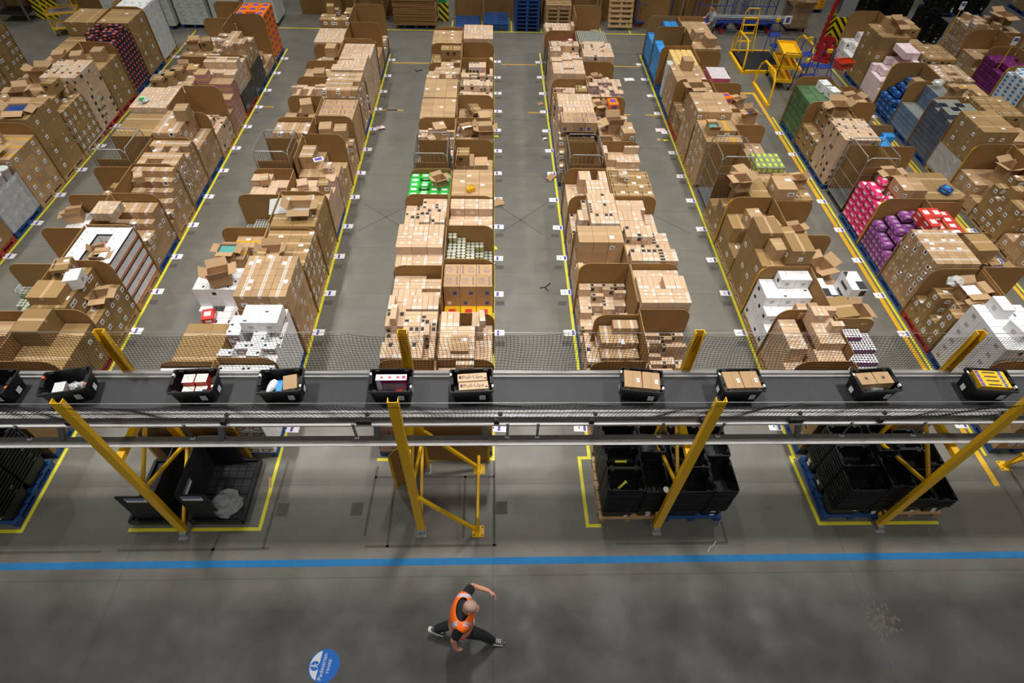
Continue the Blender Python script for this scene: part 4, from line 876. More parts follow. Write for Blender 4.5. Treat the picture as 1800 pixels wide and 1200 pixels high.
for kd, ids in kinds.items():
    ids.sort(key=lambda i: -hits[i])
    nv = sum(1 for i in ids if hits[i] > 0)
    keep = ids if len(ids) <= 330 else ids[:min(300, max(nv, 60))] if nv <= 330 else ids[:300]
    rest = ids[len(keep):]
    print('KIND', kd, 'all', len(ids), 'seen', nv, 'kept', len(keep))
    total += len(keep)
    for i in keep:
        it = REG[i]; s = STY[it['s']]; v = it['v']
        if v not in s['mesh']: s['mesh'][v] = arrays(it['s'], v).mesh(s['name'])
        o = bpy.data.objects.new(kd, s['mesh'][v]); COL.objects.link(o); o.matrix_world = it['M']
        tag(o, it['label'], s['cat'], it['group'] or None)
    if rest:
        V, F, FM, TN, names = [], [], [], [], []; n0 = 0; L0 = []
        for i in rest:
            it = REG[i]; mb = arrays(it['s'], it['v']); M = np.array(it['M']); P = np.array(mb.v) @ M[:3, :3].T + M[:3, 3]
            V.append(P); F += [tuple(n0 + q for q in f) for f in mb.f]; TN += [mb.tone] * len(mb.v)
            for q in mb.m:
                if q not in names: names.append(q)
            FM += [names.index(q) for q in mb.m]; n0 += len(mb.v)
        me = bpy.data.meshes.new(kd); me.from_pydata(np.concatenate(V).tolist(), [], F)
        for q in names: me.materials.append(MATS[q])
        me.polygons.foreach_set('material_index', FM); at = me.attributes.new('tone', 'FLOAT', 'POINT'); at.data.foreach_set('value', TN); me.update()
        o = bpy.data.objects.new(kd, me); COL.objects.link(o)
        tag(o, STUFFL.get(kd, f"remaining far and half-hidden {STY[REG[rest[0]]['s']]['look']} stacks along the rows"), STY[REG[rest[0]]['s']]['cat'], None, 'stuff')
print('INDIVIDUALS', total)

# ---------------------------------------------------------------- roll cages standing in the rows
def roll_cage(x, y, label, hgt=1.7, sx=.42, sy=.5, board=True):
    t = thing('roll_cage', label, 'roll cage', (x, y, 0)); r = .014
    b = MB(); z0 = .16
    for i in (-1, 1):
        for j in (-1, 1):
            b.tube([(i * sx, j * sy, z0), (i * sx, j * sy, hgt - .1), (i * sx, j * (sy - .06), hgt)] if True else [], r, 'wire', 8)
    b.tube([(-sx, -sy + .06, hgt), (-sx, sy - .06, hgt)], r, 'wire', 8); b.tube([(sx, -sy + .06, hgt), (sx, sy - .06, hgt)], r, 'wire', 8)
    b.tube([(-sx, sy, hgt - .1), (-sx + .08, sy, hgt), (sx - .08, sy, hgt), (sx, sy, hgt - .1)], r, 'wire', 8)
    b.tube([(-sx, -sy, hgt - .1), (-sx + .08, -sy, hgt), (sx - .08, -sy, hgt), (sx, -sy, hgt - .1)], r, 'wire', 8)
    obj('frame', b, t)
    for nm, a0, a1, fx in (('left', -sy, sy, 'x-'), ('right', -sy, sy, 'x+'), ('back', -sx, sx, 'y+'), ('front', -sx, sx, 'y-')):
        b = MB(); n = 8
        P = (lambda u, z: ((-sx if fx == 'x-' else sx), u, z)) if fx[0] == 'x' else (lambda u, z: (u, (sy if fx == 'y+' else -sy), z))
        for i in range(1, n): u = a0 + (a1 - a0) * i / n; b.tube([P(u, z0), P(u, hgt - .02)], .0035, 'wire', 5)
        for z in (.5, .85, 1.2): b.tube([P(a0, z), P(a1, z)], .005, 'wire', 5)
        obj('mesh_side', b, t)
    b = MB(); b.box(-sx, sx, -sy, sy, .13, .155, 'galv'); obj('base', b, t)
    for i in (-1, 1):
        for j in (-1, 1):
            b = MB(); b.tube([(i * (sx - .06) - .016, j * (sy - .07), .06), (i * (sx - .06) + .016, j * (sy - .07), .06)], .06, 'rubber', 12); obj('wheel', b, t)
    if board:
        b = MB(); b.box(-sx + .03, sx - .03, sy - .035, sy - .025, .16, 1.5, 'cardboard_panel'); b.box(-sx + .03, sx - .03, -sy + .025, -sy + .035, .16, 1.42, 'cardboard_panel')
        b.box(sx - .04, sx - .03, -sy + .04, sy - .04, .16, 1.45, 'cardboard_panel'); obj('cardboard_lining', b, t)
    return t
for r_, side in ((1, -1), (2, -1), (3, -1), (4, -1), (5, -1), (6, -1)):
    roll_cage(ROWC[r_] + side * .53, Y0 + PITCH * 6 + .6, f'wire roll cage lined with cardboard, {bayname(r_, side, 6)}')

# ---------------------------------------------------------------- conveyor, frames, nets
BZ = 2.9
conv = thing('belt_conveyor', 'long raised belt conveyor crossing the hall on yellow frames', 'conveyor', (0, 4.75, 0))
def cpart(name, b): return obj(name, b, conv)
X0, X1 = -16, 18
Y = lambda y: y - 4.75
b = MB(); b.box(X0, X1, Y(4.46), Y(5.03), BZ - .02, BZ, 'belt'); cpart('belt', b)
b = MB(); b.box(X0, X1, Y(4.47), Y(5.02), BZ - .1, BZ - .025, 'alu_dull'); cpart('slider_bed', b)
b = MB(); b.box(X0, X1, Y(5.03), Y(5.06), BZ - .2, BZ + .03, 'alu'); b.box(X0, X1, Y(5.06), Y(5.11), BZ + .0, BZ + .075, 'alu'); b.box(X0, X1, Y(5.08), Y(5.1), BZ - .2, BZ, 'alu_dull')
cpart('side_rail', b)
b = MB(); b.box(X0, X1, Y(4.42), Y(4.455), BZ - .16, BZ + .03, 'alu'); b.box(X0, X1, Y(4.365), Y(4.42), BZ - .02, BZ + .005, 'alu'); b.box(X0, X1, Y(4.36), Y(4.375), BZ - .11, BZ - .022, 'alu_dull'); b.box(X0, X1, Y(4.31), Y(4.42), BZ - .145, BZ - .115, 'alu')
cpart('side_rail', b)
b = MB(); b.box(X0, X1, Y(4.24), Y(4.34), 2.46, 2.475, 'alu_dull'); b.box(X0, X1, Y(4.235), Y(4.25), 2.37, 2.46, 'alu'); b.box(X0, X1, Y(4.195), Y(4.235), 2.43, 2.445, 'alu'); cpart('lower_beam', b)
b = MB(); b.box(X0, X1, Y(5.2), Y(5.3), 2.46, 2.475, 'alu_dull'); b.box(X0, X1, Y(5.295), Y(5.31), 2.37, 2.46, 'alu_dull')
for x in range(-15, 18): b.tube([(x, Y(4.48), 2.55), (x, Y(5.0), 2.55)], .03, 'galv', 8)
cpart('return_rollers', b)
for x in (-5.9, -3.75, -1.62, -.12, 1.45, 4.35, 7.9, -8.3, 10.3):
    b = MB(); b.bar((x, Y(4.47), 2.72), (x, Y(4.31), 2.48), .07, .055, 'galv'); b.cyl(x, Y(4.31), 2.475, 2.5, .045, 'galv', 12); cpart('bracket', b)
for x in (-4.15, -1.9, .2, .62, 2.35, 5.0, 6.05, 3.2, -6.35):
    b = MB()
    for k in range(7): b.box(x - .018, x + .018, Y(4.305), Y(4.315), 2.475 + k * .05, 2.475 + k * .05 + .028, 'galv')
    b.box(x - .018, x - .012, Y(4.305), Y(4.315), 2.475, 2.83, 'galv'); b.box(x + .012, x + .018, Y(4.305), Y(4.315), 2.475, 2.83, 'galv'); b.box(x - .03, x + .03, Y(4.29), Y(4.33), 2.476, 2.486, 'paper'); cpart('hanging_strap', b)
for i, x in enumerate((-7.4, -5.65, -3.62, -1.75, .05, 1.35, 2.9, 4.2, 5.4, 7.1, 8.9)):
    b = MB(); b.box(x - (.1 if i % 4 == 3 else .035), x + (.1 if i % 4 == 3 else .035), Y(4.31), Y(4.36), BZ - .1, BZ - .02, 'rubber'); b.cyl(x + .05, Y(4.4), BZ + .005, BZ + .03, .03, 'rubber', 8); cpart('rail_joint', b)

def frame(x, label, out=0):
    t = thing('support_frame', label, 'support frame', (x, 4.55, 0)); yf, yb = 3.98 - 4.55, 5.15 - 4.55
    def channel(a, bq, m='steel_yellow', wd=.13, dp=.07, face=-1):
        b = MB(); y = a[1]; th = .009
        b.box(-wd / 2, wd / 2, y - th / 2 * 1, y + th / 2, a[2], bq[2], m)
        for s in (-1, 1): b.box(*sorted((s * wd / 2, s * (wd / 2 - th))), *sorted((y + face * (-1) * th / 2, y - face * dp)), a[2], bq[2], m)
        return b
    for y, f_ in ((yf, -1), (yb, 1)):
        p = obj('post', channel((0, y, .1), (0, y, 3.8), face=f_), t)
        b = MB(); b.box(-.075, .075, y - .1, y + .1, 0, .012, 'steel_white'); b.box(-.055, .055, y - .05, y + .05, .012, .1, 'steel_white')
        for q in (-.055, .055): b.cyl(q, y - .085, .012, .03, .012, 'alu', 6)
        obj('base_plate', b, t)
    b = MB()
    b.bar((0, yf + .02, 2.32), (0, yb - .02, 2.32), .1, .09, 'steel_yellow'); obj('cross_beam', b, t)
    for (p0, p1) in (((0, yf + .03, 1.58), (0, .38, 2.28)), ((0, yf + .03, 1.55), (0, yb - .03, 1.0)), ((0, yf + .03, .12), (0, yb - .03, .9))):
        b = MB(); b.bar(p0, p1, .045, .045, 'steel_yellow'); obj('brace', b, t)
    if out:
        for y in (yf, yb):
            b = MB(); b.box(out - .1, out + .1, y - .1, y + .1, 0, .014, 'steel_yellow')
            for q in (-.07, .07):
                for q2 in (-.07, .07): b.cyl(out + q, y + q2, .014, .03, .014, 'galv', 6)
            obj('base_plate', b, t)
            b = MB(); b.bar((.06 * (1 if out > 0 else -1), y, 1.28), (out, y, .03), .055, .055, 'steel_yellow'); obj('outrigger_brace', b, t)
        b = MB(); b.tube([(out, yf, .02), (out, yf + .02, .5), (out, yb - .02, .5), (out, yb, .02)], .026, 'steel_yellow', 10); b.tube([(out * .36, yf, .9 if False else .86), (out * .36, yf, .86), (out, yf + .02, .5)], .02, 'steel_yellow', 8); obj('guard_rail', b, t)
    return t
frame(-9.05, 'yellow steel frame under the conveyor, beyond left edge'); frame(-5.12, 'yellow steel conveyor frame straddling the black pallet boxes'); frame(-1.2, 'yellow steel conveyor frame with outrigger brace before the centre-left row', .95)
frame(2.78, 'yellow steel conveyor frame between two crate pallets, centre-right row'); frame(6.66, 'yellow steel conveyor frame among the crates of mid-right row'); frame(10.55, 'yellow steel conveyor frame at right edge with outrigger brace', -.95)

def net(name, label, y0, z0, y1, z1, n, sag):
    rn = random.Random(5 if y0 < 4.5 else 9); b = MB(); xs = [-12 + .052 * i for i in range(int(26 / .052))]; r = .0029
    def P(x, v):
        s = sag * math.sin(PI * (((x + 1.2) / 3.93) % 1)) * .5 + .02 * math.sin(x * 5.1 + 1) + .012 * math.sin(x * 11 + v)
        drop = -.05 * (1 - v) * (abs(math.sin(x * 3.3)) ** .5); e = .02 * math.sin(x * 1.7 + v * 3)
        return Vector((x + .02 * math.sin(v * 4 + x), y0 + (y1 - y0) * v + s * math.sin(PI * v) + e, z0 + (z1 - z0) * v + drop))
    T = [[P(x, j / n) for j in range(n + 1)] for x in xs]
    def sg(p, q):
        d = (q - p).normalized(); u = d.cross(Vector((.3, .8, .52))).normalized() * r; v = d.cross(u).normalized() * r
        k = len(b.v); b.v += [tuple(w_) for w_ in (p + u, p - u * .5 + v * .87, p - u * .5 - v * .87, q + u, q - u * .5 + v * .87, q - u * .5 - v * .87)]
        for i in range(3): j = (i + 1) % 3; b.f.append((k + i, k + j, k + 3 + j, k + 3 + i)); b.m.append('thread')
    for i in range(len(xs)):
        for j in range(n + 1):
            if j < n: sg(T[i][j], T[i][j + 1])
            if i < len(xs) - 1: sg(T[i][j], T[i + 1][j])
    t = thing(name, label, 'net', (0, y0, z0)); m = obj('netting', b, t); m.location = (0, -y0, -z0)
    b = MB(); b.tube([(-12, 0, .03), (14, 0, .03)], .004, 'wire', 6); obj('top_wire', b, t)
net('safety_net', 'black safety net hung behind the conveyor, facing the rows', 5.14, 3.72, 5.13, 2.98, 15, .05)
net('safety_net', 'black safety net draped along front side of the conveyor', 3.99, 3.74, 4.33, 2.86, 17, .05)

# crates riding on the belt
def belt_crate(px, ang, label, stuff):
    x, y = at_px(px, 665, BZ + .3); y = 4.765
    t = thing('plastic_crate', label, 'crate', (x, y, BZ + .002), ang); obj('crate_body', tote_mb(0, lab=False), t)
    for (fn, a) in (((fr), (.4, .33, .46 if False else .2)), ):
        b = MB(); fr(b, .35, .10, .18, .09, .19, 'paper', -1, .012)
        for q in range(5): fr(b, .35, .108, .172, .1 + .018 * q, .106 + .018 * q, 'print_dark', -1, .0128)
        lb = obj('barcode_label', b, t)
    b = MB(); s = 1 if x < 0 else -1; sd(b, .53, -.04, .04, .05, .14, 'paper', s, .014); obj('barcode_label', b, t)
    b = MB(); b.box(-.294, -.27, .09, .13, .262, .302, 'orange_print' if px < 200 else 'paper'); b.box(.27, .294, -.13, -.09, .262, .302, 'orange_print' if px < 200 else 'paper'); tag(obj('corner_sticker', b, t), 'small sticker on the crate corner')
    stuff(x, y, ang)
def inside(nm, mb, x, y, ang, dx, dy, z, label, cat='box', rz=0, tilt=(0, 0)):
    c, s = math.cos(ang), math.sin(ang)
    return tag(obj(nm, mb, None, (x + dx * c - dy * s, y + dx * s + dy * c, BZ + z), (tilt[0], tilt[1], ang + rz)), label, cat)
def bag_mb(rx, ry, rz_, m, seed, n=14):
    q = random.Random(seed); b = MB(); rings = []
    for i in range(7):
        v = i / 6; z = rz_ * v; k = math.sin(PI * (.12 + .78 * v)) ** .6
        rings.append([(rx * k * math.cos(2 * PI * j / n) * q.uniform(.65, 1.15), ry * k * math.sin(2 * PI * j / n) * q.uniform(.65, 1.15), z * q.uniform(.75, 1.1)) for j in range(n)])
    b.grid(rings, m); return b
def s1(x, y, a):
    inside('parcel_bag', bag_mb(.13, .1, .2, 'film', 1), x, y, a, .09, .0, .02, 'clear film bag of grey goods in crate at left end of belt', 'bag')
    b = MB(); b.box(-.07, .07, -.1, .1, 0, .19, 'grey_box', 'wrap_white'); inside('small_box', b, x, y, a, -.11, -.03, .015, 'pale grey flat box in crate at left end of belt')
def s2(x, y, a):
    for i, (dx, dy, z) in enumerate(((-.085, .065, .015), (.085, .065, .015), (-.085, -.075, .015), (.085, -.075, .015))):
        w_, d_, h_ = .15, (.13 if dy < 0 else .14), (.17 if dy < 0 else .25); b = MB(); b.box(-w_ / 2, w_ / 2, -d_ / 2, d_ / 2, 0, h_, 'red_print', 'white_box')
        q = random.Random(i)
        for k in range(9): u, v = q.uniform(-.06, .05), q.uniform(-.055, .045); top(b, h_, u, u + .016, v, v + .014, q.choice(('lime_pack', 'green_pack', 'yellow_box')), .003 + k * .0001)
        inside('printed_box', b, x, y, a, dx, dy, z, f"white and red box with green dots, {'back' if dy > 0 else 'front'} {'left' if dx < 0 else 'right'} in second crate on belt")
def s3(x, y, a):
    b = MB(); b.tube([(-.02, -.1, .1), (0, -.02, .12), (0, .06, .12), (.01, .1, .12)], [.03, .055, .055, .04], 'white_box', 12); inside('bottle', b, x, y, a, -.14, 0, .05, 'white bottle lying in third crate on belt', 'bottle', -.3)
    b = MB(); b.box(-.04, .04, -.1, .1, 0, .16, 'blue_pack'); inside('small_box', b, x, y, a, -.04, .0, .015, 'slim blue pack in third crate on belt', 'pack')
    b = MB(); b.box(-.09, .09, -.12, .12, 0, .24, 'cardboard'); inside('cardboard_box', b, x, y, a, .12, .0, .015, 'brown carton in third crate on belt', rz=.15)
    b = MB(); b.cyl(0, 0, 0, .1, .05, 'white_box', 14); inside('tub', b, x, y, a, -.03, -.1, .17 if False else .015, 'round white tub in third crate on belt', 'tub')
def s4(x, y, a):
    b = MB(); b.box(-.21, .21, -.05, .05, 0, .27, 'plum_pack', 'white_box')
    for u in (-.13, -.02, .09): b.cyl(u, 0, .27, .2715, .022, 'pink_red', 12)
    fr(b, .1, -.205, -.14, .02, .25, 'white_box', -1, .003); fr(b, .1, -.13, .19, .03, .2, 'cloth_grey', -1, .003); b.cyl(.17, 0, .27, .2716, .026, 'pink_pack', 12)
    inside('toy_box', b, x, y, a, 0, .06, .015, 'white and pink windowed carton in fourth crate on belt')
    inside('red_bag', bag_mb(.1, .06, .16, 'red_print', 4), x, y, a, .12, -.08, .015, 'crumpled red pack in fourth crate on belt', 'pack')
    inside('dark_bag', bag_mb(.1, .05, .13, 'plum_pack', 5), x, y, a, -.12, -.08, .015, 'dark red pack in fourth crate on belt', 'pack')
TXT = text_mb('Pull-Ups', .085, 'print_dark', .0006)
def s5(x, y, a):
    for i, dy in enumerate((.07, -.06)):
        b = MB(); b.box(-.2, .2, -.063, .063, 0, .26 - .02 * i, 'cardboard_light'); b.add(TXT, Matrix.Translation((.0, 0, .2612 - .02 * i))); top(b, .26 - .02 * i, -.18, -.15, -.02, .03, 'print_dark', .003); top(b, .26 - .02 * i, .16, .19, -.04, -.02, 'print_dark', .003)
        inside('printed_box', b, x, y, a, .01 + .015 * i, dy, .015, f"{'back' if i == 0 else 'front'} tan carton with black brush lettering in fifth crate on belt", rz=.03)
def kraft2(nm, lb=True, h_=.29, dyy=0, hd=.142):
    def f(x, y, a):
        for i, dx in enumerate((-.125, .125)):
            b = MB(); b.box(-.118, .118, -hd, hd, 0, h_, 'cardboard'); top(b, h_, -.003, .003, -hd, hd, 'cardboard_deep', .003)
            if lb: top(b, h_, .05, .09, -.05, .02, 'paper', .0035); top(b, h_, .055, .085, -.02, -.01, 'print_dark', .004)
            else: top(b, h_, -.02, .02, -.02, .02, 'print_dark', .0035)
            inside('cardboard_box', b, x, y, a, dx, dyy, .015, f"{'left' if i == 0 else 'right'} brown carton with small label in {nm} crate on belt", rz=.01 * (1 - 2 * i))
    return f
def s8(x, y, a):
    kraft2('eighth', False, .27, .04, .1)(x, y, a); inside('film_bag', bag_mb(.15, .03, .22, 'film', 8), x, y, a, -.02, -.1, .015, 'silvery film bag beside cartons in eighth crate on belt', 'bag')
def s9(x, y, a):
    for i in range(4):
        b = MB(); b.box(-.21, .21, -.034, .034, 0, .3, 'yellow_box'); top(b, .3, .12, .16, -.03, .03, 'print_blue', .003); top(b, .3, -.2, -.15, -.03, .03, 'paper_violet', .003); top(b, .3, -.1, .08, -.012, .012, 'print_dark', .003)
        inside('yellow_carton', b, x, y, a, 0, .108 - .072 * i, .015, f'yellow long carton, {ORD[i]} from back, in crate at right end of belt')
for px, ang, lab, fn in ((-18, .0, 'empty-looking black crate cut by left picture edge on belt', lambda *a: None), (115, .2, 'black crate with orange stickers at left end of belt', s1), (340, .05, 'black crate of white-red boxes, second on belt', s2), (493, .07, 'black crate with bottle and carton, third on belt', s3),
    (687, .01, 'black crate with pink-white toy carton, fourth on belt', s4), (829, .05, 'black crate with two lettered tan cartons, fifth on belt', s5), (1128, -.12, 'black crate with two labelled kraft boxes, sixth on belt', kraft2('sixth')),
    (1303, .03, 'black crate with two kraft boxes, seventh on belt', kraft2('seventh')), (1540, .07, 'black crate with kraft boxes and film bag, eighth on belt', s8), (1742, -.08, 'black crate full of yellow cartons at right end of belt', s9)):
    belt_crate(px, ang, lab, fn)

# ---------------------------------------------------------------- things below the conveyor
def board(pts2, z0, z1, th, label, yellow=None, name='cardboard_sheet', m='cardboard_panel', cat='cardboard'):
    (xa, ya), (xb, yb) = pts2; d = Vector((xb - xa, yb - ya, 0)); L_ = d.length; a = math.atan2(d.y, d.x)
    t = thing(name, label, cat, (xa, ya, 0), a); b = MB(); r = .12
    pts = [(0, z0), (L_, z0), (L_, z1 - r), (L_ - r, z1), (r, z1), (0, z1 - r)]
    A = [(p[0], -th / 2, p[1]) for p in pts]; C = [(p[0], th / 2, p[1]) for p in pts]; b.face(A, m); b.face(C[::-1], m)
    for i in range(6): j = (i + 1) % 6; b.face([A[i], C[i], C[j], A[j]], 'cardboard_edge')
    obj('sheet', b, t)
    if yellow:
        b = MB()
        for e in yellow: b.box(e * L_ - .02 * (1 if e else -1) - .02, e * L_ - .02 * (1 if e else -1) + .02, -th / 2 - .003, th / 2 + .003, z0, z1 - r, 'tape_yellow')
        tag(obj('edge_tape', b, t), 'yellow tape along the sheet edge')
    return t
board([(-6.1, 5.4), (-4.35, 5.36)], 0, 1.2, .012, 'wide cardboard sheet with yellow-taped edges before mid-left row', (0, 1))
board([(-1.28, 5.36), (-.06, 5.3)], 0, 1.35, .012, 'cardboard sheet with yellow edge standing before centre-left row', (1,))
board([(-1.72, 4.78), (-1.2, 5.12)], 0, 1.2, .012, 'slanted cardboard flap with yellow edge before centre-left row', (0,))
board([(1.9, 5.38), (3.8, 5.38)], 0, 1.3, .012, 'cardboard sheet standing behind the crates, centre-right row')
def pallet_box(x0, x1, sw, label, lab2):
    t = thing('black_pallet_box', label, 'pallet box', ((x0 + x1) / 2, 4.71, 0)); w_ = (x1 - x0) / 2; d_ = .58
    b = MB(); b.box(-w_, w_, -d_, d_, .03, .1, 'black_plastic')
    for s in (-1, 1): b.box(s * w_ - .025, s * w_ + .025, -d_, d_, .1, .17, 'black_plastic'); b.box(-w_, w_, s * d_ - .025, s * d_ + .025, .1, .17, 'black_plastic')
    for i in range(5):
        for j in range(7):
            if (i, j) != (2, 3): b.box(-w_ + .06 + i * (2 * w_ - .12) / 5 + .008, -w_ + .06 + (i + 1) * (2 * w_ - .12) / 5 - .008, -d_ + .06 + j * (2 * d_ - .12) / 7 + .008, -d_ + .06 + (j + 1) * (2 * d_ - .12) / 7 - .008, .1, .112, 'black_board')
            b.cyl(-w_ + .06 + (i + .5) * (2 * w_ - .12) / 5, -d_ + .06 + (j + .5) * (2 * d_ - .12) / 7, .112, .1135, .02, 'rubber', 8)
    for x in (-w_ + .08, 0, w_ - .08):
        for y in (-d_ + .08, 0, d_ - .08): b.box(x - .06, x + .06, y - .06, y + .06, 0, .03, 'black_plastic')
    obj('pallet_base', b, t)
    b = MB(); x = sw[0]; b.box(x - .012, x + .012, -d_ + .08, d_ - .04, .11, sw[1], 'black_board'); p = obj('side_wall', b, t)
    if lab2: b = MB(); b.box(x + .0122, x + .0135, -.42, -.12, sw[1] - .32, sw[1] - .2, 'paper'); b.box(x + .0136, x + .0142, -.41, -.13, sw[1] - .24, sw[1] - .205, 'sign_blue'); obj('paper_label', b, p)
    b = MB(); fw = sw[2]; b.box(*fw, -d_ + .05, -d_ + .074, .11, sw[1], 'black_board'); p = obj('front_wall', b, t)
    b = MB(); c = (fw[0] + fw[1]) / 2; b.box(c - .16, c + .16, -d_ + .0485, -d_ + .0498, sw[1] - .17, sw[1] - .04, 'paper'); b.box(c - .15, c + .15, -d_ + .0478, -d_ + .0484, sw[1] - .09, sw[1] - .05, 'sign_blue'); b.box(c - .12, c + .12, -d_ + .0478, -d_ + .0484, sw[1] - .12, sw[1] - .11, 'cloth_grey'); obj('paper_label', b, p)
    b = MB(); b.box(sw[0], sw[0] + sw[3], d_ - .04, d_ - .02, .11, sw[1], 'black_board'); obj('back_wall', b, t)
pallet_box(-6.02, -5.2, (.28, .95, (-.3, .27), -.4), 'black folding pallet box left of the yellow post, mid-left row', False)
pallet_box(-5.03, -4.18, (-.36, 1.0, (-.36, .1), .5), 'black folding pallet box right of the yellow post, mid-left row', True)
tag(obj('clear_bag', bag_mb(.25, .24, .42, 'plastic_clear', 11, 12), None, (-4.45, 4.36, .13), .4), 'crumpled clear plastic bag on the right black pallet box', 'bag')
for x, y, a, nm in ((2.08, 5.02, 0, 'back'), (2.05, 4.72, .6, 'front')):
    pass
b = MB(); b.tube([(-.1, 0, 0), (.06, 0, 0), (.085, 0, 0)], [.02, .02, .032], 'yellow_tape', 8)
tag(obj('yellow_tool', b, None, (2.12, 4.72, 1.02), 0), 'yellow plastic clip lying in middle left crate, centre-right crates', 'tool'); tag(obj('yellow_tool', b.mesh('yellow_tool'), None, (2.08, 4.3, 1.02), .7), 'yellow plastic clip lying in front left crate, centre-right crates', 'tool')
tag(obj('paper_scrap', bag_mb(.05, .07, .03, 'paper', 3), None, (2.72, 4.12, 1.19), .4), 'torn white tag on the rim of front crate, centre-right crates', 'litter')

# ---------------------------------------------------------------- back of the hall
for i, x in enumerate([-8.0, -6.85, -5.7, -4.55] + [-1.6 + 1.2 * j for j in range(9)]):
    q = random.Random(i); board([(x, 26.3 + q.uniform(0, .12)), (x + 1.13, 26.3 + q.uniform(0, .12))], 0, 2.6, .03, f'tall brown cardboard sleeve standing at back, {ORD[i]} from left', None, 'cardboard_sleeve')
    b_ = board([(x + 1.15, 26.25), (x + 1.19, 25.75 + .2 * (i % 2))], 0, 2.5, .03, f'narrow brown sleeve edge facing aisle at back, {ORD[i]} from left', None, 'cardboard_sleeve')
board([(-6.6, 25.1), (-6.2, 25.9)], 0, 2.2, .03, 'brown cardboard sleeve standing askew behind the mid-left row', None, 'cardboard_sleeve')
board([(5.9, 25.9), (7.0, 25.0)], 0, 2.3, .03, 'brown cardboard sleeve standing askew behind the centre-right row', None, 'cardboard_sleeve')
pallet(-3.15, 25.65, 'blue', 'blue-painted wooden pallet under the stack of flat cardboard')
for i in range(34):
    b = MB(R.uniform(-1, 1)); dx = R.uniform(-.03, .03); b.box(-.83, .83, -.6, .6, 0, .034, 'cardboard_panel'); 
    tag(obj('flat_cardboard', b, None, (-3.15 + dx, 25.6 + R.uniform(-.02, .02), .146 + .036 * i), R.uniform(-.012, .012)), 'topmost sheet of the flat cardboard stack at back' if i == 33 else f'flat cardboard sheet, {(ORD2 + ["twenty-seventh", "twenty-eighth", "twenty-ninth", "thirtieth", "thirty-first", "thirty-second", "thirty-third", "thirty-fourth"])[33 - i]} from top of stack on blue pallet at back', 'cardboard', 'flat cardboard sheets stacked at back')
def column(x, y, m, sz, label, h_=6, hz=1.4, name='steel_column'):
    t = thing(name, label, 'column', (x, y, 0)); w_, d_ = sz
    b = MB(); b.box(-w_, w_, -d_, -d_ + .03, hz, h_, m); b.box(-w_, w_, d_ - .03, d_, hz, h_, m); b.box(-.02, .02, -d_ + .03, d_ - .03, hz, h_, m); obj('beam', b, t)
    b = MB(); b.box(-w_ - .03, w_ + .03, -d_ - .03, d_ + .03, 0, hz, 'hazard_stripe'); tag(obj('guard', b, t), 'black and yellow striped column guard'); return t
column(-2.05, 26.05, 'steel_green', (.17, .17), 'green steel column with black-yellow striped foot at back', 6, .7)
column(-17.9, 25.6, 'steel_white', (.3, .25), 'grey steel column with striped foot behind yellow shelf trolley', 6, 1.0)
t = column(13.45, 23.9, 'steel_white', (.28, .3), 'grey steel column with striped guard behind the fire extinguishers', 7, 1.25)
b = MB()
b.bar((-.45, -.1, .0), (-.45, -.1, 7), .1, .1, 'steel_red'); b.bar((-.45, -.1, 1.2), (-.1, .1, 2.6), .05, .05, 'steel_red'); b.bar((-.1, .1, 2.6), (-.45, -.1, 4), .05, .05, 'steel_red')
tag(obj('red_lattice', b, t), 'red steel lattice fixed to the column')
# fire point
t = thing('extinguisher_stand', 'red fire point stand with rounded back plate on the floor', 'stand', (12.75, 22.75, 0), -.5); t.scale = (.8, .8, .8)
b = MB(); b.box(-.38, .38, -.3, .25, 0, .1, 'steel_red'); obj('base', b, t)
b = MB(); n = 12; pts = [(-.36, .1)] + [(-.36 * math.cos(PI * i / n), .75 + .3 * math.sin(PI * i / n)) for i in range(n + 1)] + [(.36, .1)]
A = [(p[0], .18, p[1]) for p in pts]; C = [(p[0], .24, p[1]) for p in pts]; b.face(A, 'steel_red'); b.face(C[::-1], 'steel_red')
for i in range(len(A)): j = (i + 1) % len(A); b.face([A[i], C[i], C[j], A[j]], 'steel_red')
obj('back_plate', b, t)
def extinguisher(x, y, label):
    t = thing('fire_extinguisher', label, 'fire extinguisher', (x, y, .102)); b = MB()
    b.grid([[(r_ * math.cos(2 * PI * j / 14), r_ * math.sin(2 * PI * j / 14), z) for j in range(14)] for z, r_ in ((0, .085), (.45, .085), (.52, .06), (.55, .03))], 'steel_red'); obj('cylinder', b, t, smooth=False)
    b = MB(); b.cyl(0, 0, .55, .6, .022, 'rubber', 8); b.box(-.015, .015, -.1, .03, .6, .63, 'rubber'); obj('valve_handle', b, t)
    b = MB(); b.tube([(.02, 0, .58), (.12, -.02, .5), (.11, -.02, .2), (.1, -.02, .1)], .012, 'rubber', 6); obj('hose', b, t)
extinguisher(12.62, 22.72, 'left red fire extinguisher on the fire point'); extinguisher(12.88, 22.6, 'right red fire extinguisher on the fire point')
